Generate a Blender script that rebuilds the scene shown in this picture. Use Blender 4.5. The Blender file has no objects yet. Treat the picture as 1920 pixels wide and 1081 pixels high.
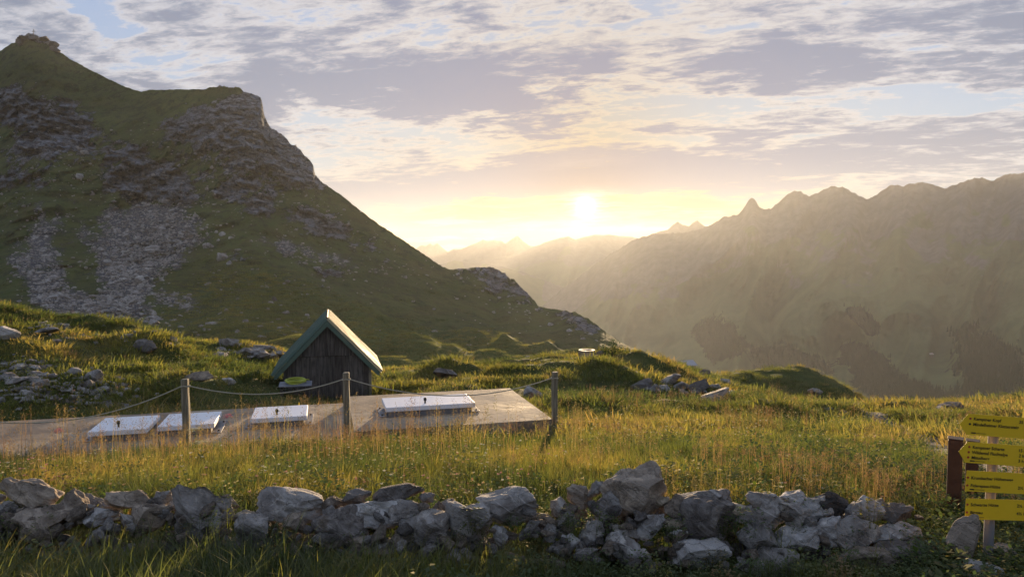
import bpy, math, random
import numpy as np
from mathutils import Vector, Matrix, Euler

random.seed(7)
RNG = np.random.default_rng(7)
scene = bpy.context.scene
COL = scene.collection

# ------------------------------------------------------------------ camera
F = 1333.0                                   # focal length in photo pixels (photo 1920 x 1081)
HORIZON = 470.0
PITCH = math.atan((540.5 - HORIZON) / F)     # camera looks slightly down
cam_data = bpy.data.cameras.new('camera')
cam_data.sensor_width = 36.0
cam_data.lens = F / 1920.0 * 36.0
cam_data.clip_start = 0.05
cam_data.clip_end = 60000.0
cam = bpy.data.objects.new('camera', cam_data)
COL.objects.link(cam)
cam.location = (0, 0, 0)
cam.rotation_euler = (math.pi / 2 - PITCH, 0, 0)
scene.camera = cam
CP, SP = math.cos(PITCH), math.sin(PITCH)


def ray(px, py):
    """pixel -> (x/y, z/y) of the view ray, world axes (y forward, z up)"""
    xc = (np.asarray(px, float) - 960.0) / F
    yc = (540.5 - np.asarray(py, float)) / F
    y = CP + yc * SP
    return xc / y, (yc * CP - SP) / y


def at(px, py, d):
    u, t = ray(px, py)
    return Vector((float(u * d), float(d), float(t * d)))


def on_plane(px, py, z):
    u, t = ray(px, py)
    d = z / t
    return Vector((float(u * d), float(d), float(z)))


# ------------------------------------------------------------------ sky, sun, exposure
SUN_DIR = at(1098, 388, 1.0).normalized()
SUN_EL = math.asin(SUN_DIR.z)
SUN_AZ = math.atan2(SUN_DIR.x, SUN_DIR.y)
EXPOSURE = 1.6
SUN_STRENGTH = 5.0
SKY_STRENGTH = 0.1
SKY_GAIN = 0.92
HAZE_DENSITY = 0.000060
HAZE_G = 0.42

scene.view_settings.view_transform = 'Standard'
scene.view_settings.look = 'None'
scene.view_settings.exposure = EXPOSURE
scene.view_settings.gamma = 1.0
scene.view_settings.use_curve_mapping = False
scene.render.engine = 'CYCLES'
scene.cycles.use_denoising = True
try:
    scene.cycles.denoiser = 'OPENIMAGEDENOISE'
except Exception:
    pass
scene.cycles.max_bounces = 6
scene.cycles.diffuse_bounces = 2
scene.cycles.glossy_bounces = 2
scene.cycles.transmission_bounces = 4
scene.cycles.transparent_max_bounces = 6
scene.cycles.volume_bounces = 0
scene.cycles.sample_clamp_indirect = 6.0


class NT:
    """small node-tree expression helper"""

    def __init__(self, tree):
        self.t = tree
        tree.nodes.clear()

    def node(self, kind, **kw):
        n = self.t.nodes.new(kind)
        for k, v in kw.items():
            setattr(n, k, v)
        return n

    def put(self, sock, v):
        if isinstance(v, bpy.types.NodeSocket):
            self.t.links.new(v, sock)
        elif v is not None:
            if isinstance(v, (tuple, list)):
                n = len(sock.default_value)
                v = tuple(v) + (1.0,) * (n - len(v))
            sock.default_value = v

    def m(self, op, a, b=None, c=None, clamp=False):
        n = self.node('ShaderNodeMath', operation=op, use_clamp=clamp)
        for i, v in enumerate((a, b, c)):
            if v is not None:
                self.put(n.inputs[i], v)
        return n.outputs[0]

    def add(self, *a):
        r = a[0]
        for b in a[1:]:
            r = self.m('ADD', r, b)
        return r

    def mul(self, *a):
        r = a[0]
        for b in a[1:]:
            r = self.m('MULTIPLY', r, b)
        return r

    def sub(self, a, b):
        return self.m('SUBTRACT', a, b)

    def vm(self, op, a, b=None, scale=None):
        n = self.node('ShaderNodeVectorMath', operation=op)
        self.put(n.inputs[0], a)
        if b is not None:
            self.put(n.inputs[1], b)
        if scale is not None:
            self.put(n.inputs['Scale'], scale)
        return n.outputs['Value'] if op in ('DOT_PRODUCT', 'LENGTH', 'DISTANCE') else n.outputs[0]

    def xyz(self, v):
        n = self.node('ShaderNodeSeparateXYZ')
        self.put(n.inputs[0], v)
        return n.outputs

    def vec(self, x, y, z):
        n = self.node('ShaderNodeCombineXYZ')
        for i, v in enumerate((x, y, z)):
            self.put(n.inputs[i], v)
        return n.outputs[0]

    def noise(self, vec, scale, detail=4.0, rough=0.55, dist=0.0, color=False, lac=2.0):
        n = self.node('ShaderNodeTexNoise')
        if vec is not None:
            self.put(n.inputs['Vector'], vec)
        for k, v in (('Scale', scale), ('Detail', detail), ('Roughness', rough), ('Distortion', dist), ('Lacunarity', lac)):
            self.put(n.inputs[k], v)
        return n.outputs['Color' if color else 'Fac']

    def voronoi(self, vec, scale, feature='F1', out='Distance', rnd=1.0):
        n = self.node('ShaderNodeTexVoronoi', feature=feature)
        if vec is not None:
            self.put(n.inputs['Vector'], vec)
        self.put(n.inputs['Scale'], scale)
        self.put(n.inputs['Randomness'], rnd)
        return n.outputs[out]

    def ramp(self, v, lo, hi, a=0.0, b=1.0, smooth=True):
        n = self.node('ShaderNodeMapRange')
        n.interpolation_type = 'SMOOTHSTEP' if smooth else 'LINEAR'
        n.clamp = True
        self.put(n.inputs[0], v)
        for i, x in enumerate((lo, hi, a, b)):
            self.put(n.inputs[1 + i], x)
        return n.outputs[0]

    def mix(self, f, a, b, blend='MIX'):
        n = self.node('ShaderNodeMix', data_type='RGBA', blend_type=blend)
        n.clamp_factor = True
        self.put(n.inputs[0], f)
        self.put(n.inputs[6], a)
        self.put(n.inputs[7], b)
        return n.outputs[2]

    def attr(self, name, out='Fac', kind='GEOMETRY'):
        n = self.node('ShaderNodeAttribute', attribute_name=name, attribute_type=kind)
        return n.outputs[out]

    def bump(self, h, strength=0.4, dist=0.05, normal=None):
        n = self.node('ShaderNodeBump')
        self.put(n.inputs['Height'], h)
        self.put(n.inputs['Strength'], strength)
        self.put(n.inputs['Distance'], dist)
        if normal is not None:
            self.put(n.inputs['Normal'], normal)
        return n.outputs[0]

    def pos(self):
        return self.node('ShaderNodeNewGeometry').outputs['Position']

    def obj(self):
        return self.node('ShaderNodeTexCoord').outputs['Object']


# ---- world: physical sky seen through a procedural deck of evening cloud
world = bpy.data.worlds.new('World')
scene.world = world
world.use_nodes = True
w = NT(world.node_tree)
direction = w.node('ShaderNodeTexCoord').outputs['Generated']
direction = w.vm('NORMALIZE', direction)
dx, dy, dz = w.xyz(direction)
sky = w.node('ShaderNodeTexSky', sky_type='NISHITA')
sky.sun_disc = False
sky.sun_elevation = SUN_EL
sky.sun_rotation = SUN_AZ
sky.altitude = 2000.0
sky.air_density = 1.0
sky.dust_density = 1.5
sky.ozone_density = 1.5
DEG = 57.29578
zc = w.m('ABSOLUTE', dz)
az = w.mul(w.m('ARCTAN2', dx, dy), DEG)
el = w.mul(w.m('ARCSINE', dz), DEG)
cosang = w.vm('DOT_PRODUCT', direction, tuple(SUN_DIR))
ang = w.mul(w.m('ARCCOSINE', w.m('MINIMUM', cosang, 0.999999)), DEG)
inv = w.m('DIVIDE', 1.0, w.add(zc, 0.10))
qx, qy = w.mul(dx, inv), w.mul(dy, inv)
# streaks lie obliquely to the view: rotate and stretch the cloud plane
c_, s_ = math.cos(math.radians(-16)), math.sin(math.radians(-16))
sx = w.add(w.mul(qx, c_ * 1.0), w.mul(qy, s_ * 1.0))
sy = w.add(w.mul(qx, -s_ * 1.15), w.mul(qy, c_ * 1.15))
q = w.vec(sx, sy, 3.7)
n_big = w.noise(q, 0.7, 3.0, 0.5, 0.3)
n_med = w.noise(q, 1.9, 10.0, 0.60, 0.5)
n_fine = w.noise(w.vec(w.mul(sx, 1.0), w.mul(sy, 1.7), 9.1), 7.0, 8.0, 0.66, 0.3)
warp = w.add(w.mul(w.sub(n_med, 0.5), 7.0), w.mul(w.sub(n_fine, 0.5), 2.0))


def band(a0, e0, length, height, tilt, warp_amt=1.0):
    t = math.tan(math.radians(tilt))
    da = w.sub(az, a0)
    de = w.sub(w.sub(el, e0), w.mul(da, t))
    de = w.add(de, w.mul(warp, warp_amt))
    ea = w.m('POWER', w.m('ABSOLUTE', w.m('DIVIDE', da, length)), 2.5)
    eb = w.m('POWER', w.m('ABSOLUTE', w.m('DIVIDE', de, height)), 2.0)
    return w.m('EXPONENT', w.mul(w.add(ea, eb), -1.0))


b1 = band(-3.0, 13.0, 18.0, 2.0, 5.0, 0.55)      # long dark bar high over the sun
b2 = band(9.0, 5.9, 30.0, 1.25, 3.4, 0.16)       # bar right above the sun
b3 = band(26.0, 13.5, 13.0, 3.2, 9.0, 0.9)       # grey mass upper right
b4 = band(-27.0, 14.5, 14.0, 2.6, -3.0, 0.9)     # grey mass by the summit
b5 = band(2.0, 9.2, 20.0, 1.1, 6.0, 0.5)         # bright gap between the bars
bars = w.add(b1, w.mul(b2, 1.6), w.mul(b3, 0.6), w.mul(b4, 0.25))
shape = w.add(0.5, w.mul(w.sub(n_big, 0.5), 0.9), w.mul(w.sub(n_med, 0.5), 1.6), w.mul(w.sub(n_fine, 0.5), 1.0))
gap = w.ramp(el, 1.0, 5.0, -0.03, 0.0)
dens_in = w.add(shape, w.mul(bars, 0.36), gap, w.mul(b5, -0.10))
cover = w.ramp(dens_in, 0.37, 0.52)
thick = w.ramp(dens_in, 0.45, 0.78)
near = w.m('EXPONENT', w.mul(ang, -1.0 / 7.0))
mid = w.m('EXPONENT', w.mul(ang, -1.0 / 24.0))
low = w.m('EXPONENT', w.mul(w.m('MAXIMUM', el, 0.0), -1.0 / 5.0))
SKY_K = SKY_GAIN * 2.0 ** -EXPOSURE / SKY_STRENGTH       # display-linear target values -> background units


def rgb(r, g, b, k=1.0):
    return (r * k, g * k, b * k)


hot = w.m('MINIMUM', w.mul(near, 1.35), 1.0)
midc = w.m('MINIMUM', w.mul(mid, 1.15), 1.0)
clear = w.mix(w.ramp(el, 3.0, 20.0), rgb(0.42, 0.57, 0.74), rgb(0.28, 0.44, 0.76))
clear = w.mix(w.mul(midc, 0.55), clear, rgb(0.72, 0.71, 0.66))
warm = w.m('MAXIMUM', hot, w.m('MINIMUM', w.mul(low, w.ramp(mid, 0.16, 0.75), 1.7), 1.0))
clear = w.mix(warm, clear, rgb(0.15, 0.07, 0.0))
thin = w.mix(midc, rgb(0.58, 0.63, 0.76), rgb(0.84, 0.75, 0.66))
thin = w.mix(warm, thin, rgb(0.30, 0.19, 0.03))
grey = w.mix(midc, rgb(0.21, 0.27, 0.40), rgb(0.24, 0.27, 0.42))
grey = w.mix(hot, grey, rgb(0.06, 0.06, 0.17))
cloud = w.mix(thick, thin, grey)
col = w.mix(cover, clear, cloud)
ns = w.vm('SCALE', sky.outputs[0], scale=0.05)
col = w.vm('SCALE', col, scale=SKY_K)
col = w.vm('ADD', col, ns)
# bright aureole and veiled disc of the sun, dimmed where the bar of cloud crosses it
veil = w.ramp(b2, 0.25, 0.85, 1.0, 0.10)
streak = w.ramp(n_fine, 0.36, 0.58, 0.35, 1.5)
disc = w.mul(w.m('EXPONENT', w.mul(ang, -1.0 / 0.19)), 24.0)
disc = w.add(disc, w.mul(w.m('EXPONENT', w.mul(ang, -1.0 / 1.1)), streak, 0.8))
halo = w.mul(w.m('EXPONENT', w.mul(ang, -1.0 / 1.8)), 0.5)
glow = w.vm('SCALE', w.vm('ADD', w.vm('SCALE', (1.0, 0.93, 0.70), scale=disc), w.vm('SCALE', (1.0, 0.72, 0.25), scale=halo)),
            scale=w.mul(veil, SKY_K))
fall = w.add(0.78, w.mul(0.30, w.m('EXPONENT', w.mul(ang, -1.0 / 55.0))))
col = w.vm('SCALE', col, scale=fall)
col = w.vm('ADD', col, glow)
# below the horizon: dull haze colour
col = w.mix(w.ramp(dz, -0.06, 0.0), rgb(0.30, 0.28, 0.26, SKY_K), col)
bg = w.node('ShaderNodeBackground')
w.put(bg.inputs['Color'], col)
bg.inputs['Strength'].default_value = SKY_STRENGTH
wo = w.node('ShaderNodeOutputWorld')
w.put(wo.inputs['Surface'], bg.outputs[0])
world.cycles.sampling_method = 'MANUAL'
world.cycles.sample_map_resolution = 1024

sun_data = bpy.data.lights.new('sun', 'SUN')
sun_data.energy = SUN_STRENGTH
sun_data.angle = math.radians(0.5)
sun_data.color = (1.0, 0.72, 0.42)
sun = bpy.data.objects.new('sun', sun_data)
COL.objects.link(sun)
sun.location = SUN_DIR * 200
sun.rotation_euler = SUN_DIR.to_track_quat('Z', 'Y').to_euler()

# ------------------------------------------------------------------ numpy noise
_perm = np.random.default_rng(3).permutation(256)
_perm = np.concatenate([_perm, _perm, _perm]).astype(np.int64)
_g = np.random.default_rng(5).normal(size=(256, 3))
_g /= np.linalg.norm(_g, axis=1)[:, None]


def perlin(x, y, z=None):
    x = np.asarray(x, float)
    y = np.asarray(y, float)
    z = np.zeros_like(x) + 0.37 if z is None else np.asarray(z, float) + np.zeros_like(x)
    xi, yi, zi = np.floor(x), np.floor(y), np.floor(z)
    fx, fy, fz = x - xi, y - yi, z - zi
    xi, yi, zi = xi.astype(np.int64) & 255, yi.astype(np.int64) & 255, zi.astype(np.int64) & 255
    ux, uy, uz = (f * f * f * (f * (f * 6 - 15) + 10) for f in (fx, fy, fz))

    def corner(a, b, c):
        h = _perm[_perm[_perm[xi + a] + yi + b] + zi + c]
        g = _g[h]
        return g[..., 0] * (fx - a) + g[..., 1] * (fy - b) + g[..., 2] * (fz - c)

    def lerp(a, b, t):
        return a + (b - a) * t
    x00 = lerp(corner(0, 0, 0), corner(1, 0, 0), ux)
    x10 = lerp(corner(0, 1, 0), corner(1, 1, 0), ux)
    x01 = lerp(corner(0, 0, 1), corner(1, 0, 1), ux)
    x11 = lerp(corner(0, 1, 1), corner(1, 1, 1), ux)
    return lerp(lerp(x00, x10, uy), lerp(x01, x11, uy), uz) * 1.6


def fbm(x, y, z=None, octaves=4, lac=2.03, gain=0.5):
    s, a, f = 0.0, 1.0, 1.0
    for i in range(octaves):
        s = s + a * perlin(x * f + 17.1 * i, y * f - 9.7 * i, None if z is None else z * f + 3.3 * i)
        a *= gain
        f *= lac
    return s


def ridged(x, y, z=None, octaves=4, lac=2.07, gain=0.55):
    s, a, f = 0.0, 1.0, 1.0
    for i in range(octaves):
        n = 1.0 - np.abs(perlin(x * f + 11.3 * i, y * f + 5.9 * i, None if z is None else z * f + 7.7 * i)) * 2
        s = s + a * n
        a *= gain
        f *= lac
    return s


def sstep(lo, hi, v):
    t = np.clip((np.asarray(v, float) - lo) / (hi - lo), 0, 1)
    return t * t * (3 - 2 * t)


# ------------------------------------------------------------------ object helpers
def tag(o, label=None, cat=None, group=None, kind=None):
    if label:
        o['label'] = label
    if cat:
        o['category'] = cat
    if group:
        o['group'] = group
    if kind:
        o['kind'] = kind
    return o


def link(name, me, mat=None, parent=None):
    o = bpy.data.objects.new(name, me)
    COL.objects.link(o)
    if mat is not None and me is not None and len(me.materials) == 0:
        me.materials.append(mat)
    if parent is not None:
        o.parent = parent
    return o


def empty(name, loc=(0, 0, 0), rz=0.0):
    o = bpy.data.objects.new(name, None)
    COL.objects.link(o)
    o.location = loc
    o.rotation_euler = (0, 0, rz)
    o.empty_display_size = 0.2
    return o


def np_mesh(name, verts, faces, smooth=False, attrs=None, sharp=None):
    """faces: (n,3) or (n,4) int array"""
    me = bpy.data.meshes.new(name)
    verts = np.ascontiguousarray(verts, dtype=np.float32)
    faces = np.ascontiguousarray(faces, dtype=np.int32)
    k = faces.shape[1]
    me.vertices.add(len(verts))
    me.vertices.foreach_set('co', verts.ravel())
    me.loops.add(faces.size)
    me.loops.foreach_set('vertex_index', faces.ravel())
    me.polygons.add(len(faces))
    me.polygons.foreach_set('loop_start', np.arange(len(faces), dtype=np.int32) * k)
    me.polygons.foreach_set('loop_total', np.full(len(faces), k, dtype=np.int32))
    me.polygons.foreach_set('use_smooth', np.full(len(faces), smooth, dtype=bool))
    me.update(calc_edges=True)
    for n, v in (attrs or {}).items():
        a = me.attributes.new(n, 'FLOAT', 'POINT')
        a.data.foreach_set('value', np.ascontiguousarray(v, dtype=np.float32).ravel())
    if sharp is not None:
        me.set_sharp_from_angle(angle=math.radians(sharp))
    return me


def grid_faces(n, m):
    i = np.arange(n - 1)[:, None] * m + np.arange(m - 1)[None, :]
    return np.stack([i, i + 1, i + m + 1, i + m], -1).reshape(-1, 4)


class MB:
    """collects boxes, tubes and prisms into one mesh"""

    def __init__(self):
        self.v, self.f = [], []

    def poly(self, pts, faces):
        b = len(self.v)
        self.v += [tuple(p) for p in pts]
        self.f += [tuple(b + i for i in f) for f in faces]
        return self

    def box(self, x0, x1, y0, y1, z0, z1, mat=None):
        p = [Vector((x, y, z)) for z in (z0, z1) for (x, y) in ((x0, y0), (x1, y0), (x1, y1), (x0, y1))]
        if mat is not None:
            p = [mat @ q for q in p]
        return self.poly(p, [(0, 3, 2, 1), (4, 5, 6, 7), (0, 1, 5, 4), (1, 2, 6, 5), (2, 3, 7, 6), (3, 0, 4, 7)])

    def prism(self, outline, axis, a, b):
        """outline: 2D points; extruded along axis from a to b"""
        n = len(outline)

        def pt(p, t):
            return {'x': (t, p[0], p[1]), 'y': (p[0], t, p[1]), 'z': (p[0], p[1], t)}[axis]
        pts = [pt(p, a) for p in outline] + [pt(p, b) for p in outline]
        fs = [tuple(range(n)), tuple(range(2 * n - 1, n - 1, -1))]
        fs += [(i + n, (i + 1) % n + n, (i + 1) % n, i) for i in range(n)]
        return self.poly(pts, fs)

    def tube(self, path, r, seg=8, cap=True):
        path = [Vector(p) for p in path]
        n = len(path)
        rr = r if isinstance(r, (list, tuple)) else [r] * n
        base = len(self.v)
        prev = None
        for i, p in enumerate(path):
            d = (path[min(i + 1, n - 1)] - path[max(i - 1, 0)]).normalized()
            if prev is None:
                side = d.orthogonal().normalized()
            else:
                side = (prev - d * prev.dot(d)).normalized()
            prev = side
            up = d.cross(side)
            for k in range(seg):
                a = 2 * math.pi * k / seg
                self.v.append(tuple(p + (side * math.cos(a) + up * math.sin(a)) * rr[i]))
        for i in range(n - 1):
            for k in range(seg):
                a, b = base + i * seg + k, base + i * seg + (k + 1) % seg
                self.f.append((a, b, b + seg, a + seg))
        if cap:
            self.f.append(tuple(base + k for k in range(seg))[::-1])
            self.f.append(tuple(base + (n - 1) * seg + k for k in range(seg)))
        return self

    def lathe(self, prof, seg=16, center=(0, 0, 0)):
        base = len(self.v)
        for (r, z) in prof:
            for k in range(seg):
                a = 2 * math.pi * k / seg
                self.v.append((center[0] + r * math.cos(a), center[1] + r * math.sin(a), center[2] + z))
        for i in range(len(prof) - 1):
            for k in range(seg):
                a, b = base + i * seg + k, base + i * seg + (k + 1) % seg
                self.f.append((a, b, b + seg, a + seg))
        return self

    def build(self, name, mat, parent=None, bevel=0.0, smooth=False, sharp=35):
        me = bpy.data.meshes.new(name)
        me.from_pydata(self.v, [], self.f)
        me.update()
        if smooth:
            me.polygons.foreach_set('use_smooth', [True] * len(me.polygons))
            me.set_sharp_from_angle(angle=math.radians(sharp))
        o = link(name, me, mat, parent)
        if bevel > 0:
            md = o.modifiers.new('bevel', 'BEVEL')
            md.width = bevel
            md.segments = 2
            md.limit_method = 'ANGLE'
        return o


def principled(name):
    m = bpy.data.materials.new(name)
    m.use_nodes = True
    n = NT(m.node_tree)
    p = n.node('ShaderNodeBsdfPrincipled')
    o = n.node('ShaderNodeOutputMaterial')
    n.put(o.inputs['Surface'], p.outputs[0])
    p.inputs['Roughness'].default_value = 0.85
    p.inputs['Specular IOR Level'].default_value = 0.25
    return m, n, p


# ------------------------------------------------------------------ materials
def mat_mountain():
    m, n, p = principled('alpine slope')
    P = n.pos()
    rock, scree, dry = n.attr('rock'), n.attr('scree'), n.attr('dry')
    n1 = n.noise(P, 0.02, 5, 0.6)
    n2 = n.noise(P, 0.16, 6, 0.65)
    n3 = n.noise(P, 1.1, 4, 0.6)
    g = n.mix(n.ramp(n1, 0.35, 0.65), (0.048, 0.068, 0.020), (0.080, 0.104, 0.030))
    g = n.mix(n.ramp(n2, 0.46, 0.62), g, (0.030, 0.039, 0.016))
    g = n.mix(n.mul(n.ramp(n3, 0.5, 0.70), 0.6), g, (0.115, 0.112, 0.046))
    g = n.mix(n.mul(n.ramp(n.noise(P, 0.45, 5, 0.7), 0.55, 0.66), 0.6), g, (0.024, 0.031, 0.014))
    g = n.mix(n.mul(dry, 0.8), g, (0.15, 0.11, 0.04))
    tw = n.xyz(P)
    strata = n.noise(n.vec(n.mul(tw[0], 0.10), n.mul(tw[1], 0.10), n.mul(n.add(tw[2], n.mul(tw[0], 0.3)), 0.34)), 1.0, 7, 0.68, 0.9)
    cr = n.voronoi(n.vm('ADD', P, n.vm('SCALE', n.noise(P, 0.15, 4, 0.6, color=True), scale=7.0)), 0.16, 'DISTANCE_TO_EDGE')
    r = n.mix(n.ramp(strata, 0.40, 0.60), (0.080, 0.082, 0.092), (0.30, 0.305, 0.33))
    r = n.mix(n.ramp(n2, 0.5, 0.8), r, (0.34, 0.345, 0.365))
    r = n.mix(n.ramp(cr, 0.0, 0.07, 0.75, 0.0), r, (0.05, 0.048, 0.045))
    f = n.ramp(n.add(rock, n.mul(n.sub(n2, 0.5), 0.9), n.mul(n.sub(n3, 0.5), 0.5)), 0.44, 0.54)
    pst = n.attr('pasture')
    g = n.mix(n.mul(pst, 0.75), g, n.mix(n.ramp(n2, 0.35, 0.65), (0.072, 0.100, 0.024), (0.12, 0.135, 0.036)))
    c = n.mix(f, g, r)
    sc = n.mix(n.ramp(n.noise(P, 1.6, 4, 0.7), 0.5, 0.7), (0.085, 0.080, 0.082), (0.24, 0.24, 0.25))
    f2 = n.ramp(n.add(scree, n.mul(n.sub(n2, 0.5), 1.0), n.mul(n.sub(n3, 0.5), 0.9)), 0.34, 0.55)
    c = n.mix(f2, c, sc)
    n.put(p.inputs['Base Color'], c)
    h = n.add(n.mul(n2, 1.2), n.mul(n3, 0.35), n.mul(f, n.add(n.mul(strata, 2.4), n.mul(n.ramp(cr, 0.0, 0.1), 0.8))))
    n.put(p.inputs['Normal'], n.bump(h, 1.0, 2.2))
    p.inputs['Roughness'].default_value = 0.95
    p.inputs['Specular IOR Level'].default_value = 0.1
    return m


def mat_range():
    m, n, p = principled('far slope')
    P = n.pos()
    rock, forest = n.attr('rock'), n.attr('forest')
    n1 = n.noise(P, 0.0036, 6, 0.6)
    n2 = n.noise(P, 0.022, 7, 0.68)
    g = n.mix(n.ramp(n1, 0.35, 0.65), (0.050, 0.066, 0.030), (0.105, 0.125, 0.054))
    g = n.mix(n.mul(n.ramp(n2, 0.45, 0.75), 0.5), g, (0.095, 0.094, 0.055))
    r = n.mix(n.ramp(n2, 0.35, 0.7), (0.070, 0.066, 0.070), (0.115, 0.108, 0.112))
    c = n.mix(n.ramp(n.add(rock, n.mul(n.sub(n2, 0.5), 0.9)), 0.4, 0.62), g, r)
    c = n.mix(n.ramp(n.add(forest, n.mul(n.sub(n2, 0.5), 0.8)), 0.42, 0.52), c, (0.014, 0.021, 0.011))
    n.put(p.inputs['Base Color'], c)
    n.put(p.inputs['Normal'], n.bump(n2, 0.4, 5.0))
    p.inputs['Roughness'].default_value = 1.0
    p.inputs['Specular IOR Level'].default_value = 0.0
    return m


def mat_ground():
    m, n, p = principled('meadow soil')
    P = n.pos()
    n1 = n.noise(P, 0.35, 5, 0.6)
    n2 = n.noise(P, 2.6, 5, 0.65)
    n3 = n.noise(P, 17.0, 4, 0.6)
    c = n.mix(n.ramp(n1, 0.38, 0.62), (0.060, 0.075, 0.020), (0.125, 0.110, 0.035))
    c = n.mix(n.ramp(n2, 0.45, 0.70), c, (0.055, 0.060, 0.018))
    c = n.mix(n.ramp(n3, 0.5, 0.75), c, (0.15, 0.115, 0.045))
    n.put(p.inputs['Base Color'], c)
    n.put(p.inputs['Normal'], n.bump(n.add(n2, n.mul(n3, 0.5)), 0.8, 0.12))
    p.inputs['Roughness'].default_value = 0.95
    p.inputs['Specular IOR Level'].default_value = 0.1
    return m


def mat_path():
    m, n, p = principled('trodden path')
    P = n.pos()
    v = n.voronoi(P, 22.0)
    n2 = n.noise(P, 6.0, 6, 0.65)
    c = n.mix(n.ramp(v, 0.1, 0.5), (0.26, 0.23, 0.20), (0.13, 0.11, 0.09))
    c = n.mix(n.ramp(n2, 0.45, 0.7), c, (0.10, 0.085, 0.065))
    n.put(p.inputs['Base Color'], c)
    n.put(p.inputs['Normal'], n.bump(n.add(n.mul(v, -1.0), n2), 0.7, 0.03))
    return m


def mat_rock(name='limestone', scale=1.0):
    m, n, p = principled(name)
    O = n.obj()
    oi = n.node('ShaderNodeObjectInfo')
    O2 = n.vm('ADD', O, n.vm('SCALE', (13.0, 7.0, 5.0), scale=n.mul(oi.outputs['Random'], 9.0)))
    n1 = n.noise(O2, 3.2 * scale, 6, 0.62, 0.6)
    n2 = n.noise(O2, 13.0 * scale, 6, 0.68, 0.5)
    n3 = n.noise(O2, 60.0 * scale, 4, 0.7)
    x, y, z = n.xyz(O2)
    vein = n.noise(n.vec(n.mul(x, 2.0 * scale), n.mul(y, 2.0 * scale), n.mul(n.add(z, n.mul(x, 0.6)), 16.0 * scale)), 1.0, 5, 0.6, 1.0)
    crack = n.voronoi(n.vm('ADD', O2, n.vm('SCALE', n.noise(O2, 5.0 * scale, 4, 0.6, color=True), scale=0.22 / scale)), 4.5 * scale, 'DISTANCE_TO_EDGE')
    base = oi.outputs['Color']
    n4 = n.noise(O2, 7.0 * scale, 6, 0.7, 0.8)
    c = n.mix(n.ramp(n1, 0.35, 0.62), n.mix(1.0, base, (0.52, 0.49, 0.47), 'MULTIPLY'), base)
    c = n.mix(n.mul(n.ramp(vein, 0.50, 0.64), 0.6), c, n.mix(1.0, base, (1.5, 1.5, 1.52), 'MULTIPLY'))
    c = n.mix(n.mul(n.ramp(n4, 0.52, 0.66), 0.55), c, n.mix(1.0, base, (1.75, 1.72, 1.65), 'MULTIPLY'))      # pale lichen
    c = n.mix(n.mul(n.ramp(n.noise(O2, 4.0 * scale, 6, 0.68, 0.5), 0.54, 0.68), 0.6), c, (0.13, 0.092, 0.058))   # brown lichen
    c = n.mix(n.mul(n.ramp(n2, 0.56, 0.72), 0.55), c, (0.045, 0.040, 0.036))
    c = n.mix(n.mul(n.ramp(crack, 0.0, 0.012, 1.0, 0.0), n.mul(n.ramp(n1, 0.5, 0.6), 0.7)), c, (0.04, 0.036, 0.03))
    n.put(p.inputs['Base Color'], c)
    h = n.add(n.mul(n4, 1.3), n.mul(n2, 0.9), n.mul(n3, 0.35), n.mul(vein, 0.9), n.mul(n.ramp(crack, 0.0, 0.03), 0.25))
    n.put(p.inputs['Normal'], n.bump(h, 0.8, 0.05 / scale))
    p.inputs['Roughness'].default_value = 0.9
    p.inputs['Specular IOR Level'].default_value = 0.2
    return m


def mat_concrete():
    m, n, p = principled('weathered concrete')
    P = n.pos()
    n1 = n.noise(P, 0.9, 6, 0.62, 0.8)
    n2 = n.noise(P, 7.0, 6, 0.65)
    n3 = n.noise(P, 60.0, 3, 0.6)
    c = n.mix(n.ramp(n1, 0.36, 0.64), (0.22, 0.160, 0.110), (0.44, 0.34, 0.24))
    c = n.mix(n.mul(n.ramp(n2, 0.5, 0.75), 0.6), c, (0.13, 0.11, 0.09))
    c = n.mix(n.mul(n.ramp(n3, 0.5, 0.8), 0.4), c, (0.38, 0.35, 0.31))
    n.put(p.inputs['Base Color'], c)
    n.put(p.inputs['Normal'], n.bump(n.add(n2, n.mul(n3, 0.4)), 0.5, 0.02))
    n.put(p.inputs['Roughness'], n.ramp(n1, 0.3, 0.7, 0.72, 0.95))
    p.inputs['Specular IOR Level'].default_value = 0.25
    return m


def mat_planks():
    m, n, p = principled('weathered planks')
    O = n.obj()
    oi = n.node('ShaderNodeObjectInfo')
    x, y, z = n.xyz(O)
    s = n.mul(oi.outputs['Random'], 31.0)
    gr = n.noise(n.vec(n.add(n.mul(x, 26.0), s), n.mul(y, 26.0), n.add(n.mul(z, 1.5), s)), 1.0, 6, 0.65, 0.4)
    big = n.noise(n.vec(n.add(x, s), y, n.mul(z, 0.9)), 2.2, 4, 0.6)
    c = n.mix(n.ramp(gr, 0.34, 0.68), (0.045, 0.039, 0.034), (0.165, 0.148, 0.130))
    c = n.mix(n.mul(n.ramp(big, 0.45, 0.7), 0.6), c, (0.19, 0.165, 0.145))
    c = n.mix(n.mul(oi.outputs['Random'], 0.45), c, (0.038, 0.027, 0.019))
    n.put(p.inputs['Base Color'], c)
    n.put(p.inputs['Normal'], n.bump(gr, 0.6, 0.012))
    return m


def mat_post():
    m, n, p = principled('post wood')
    O = n.obj()
    x, y, z = n.xyz(O)
    gr = n.noise(n.vec(n.mul(x, 40.0), n.mul(y, 40.0), n.mul(z, 3.0)), 1.0, 6, 0.62, 0.3)
    big = n.noise(O, 3.0, 4, 0.6)
    c = n.mix(n.ramp(gr, 0.34, 0.68), (0.15, 0.125, 0.085), (0.33, 0.29, 0.21))
    c = n.mix(n.mul(n.ramp(big, 0.45, 0.7), 0.5), c, (0.20, 0.19, 0.14))
    n.put(p.inputs['Base Color'], c)
    n.put(p.inputs['Normal'], n.bump(gr, 0.6, 0.008))
    return m


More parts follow.
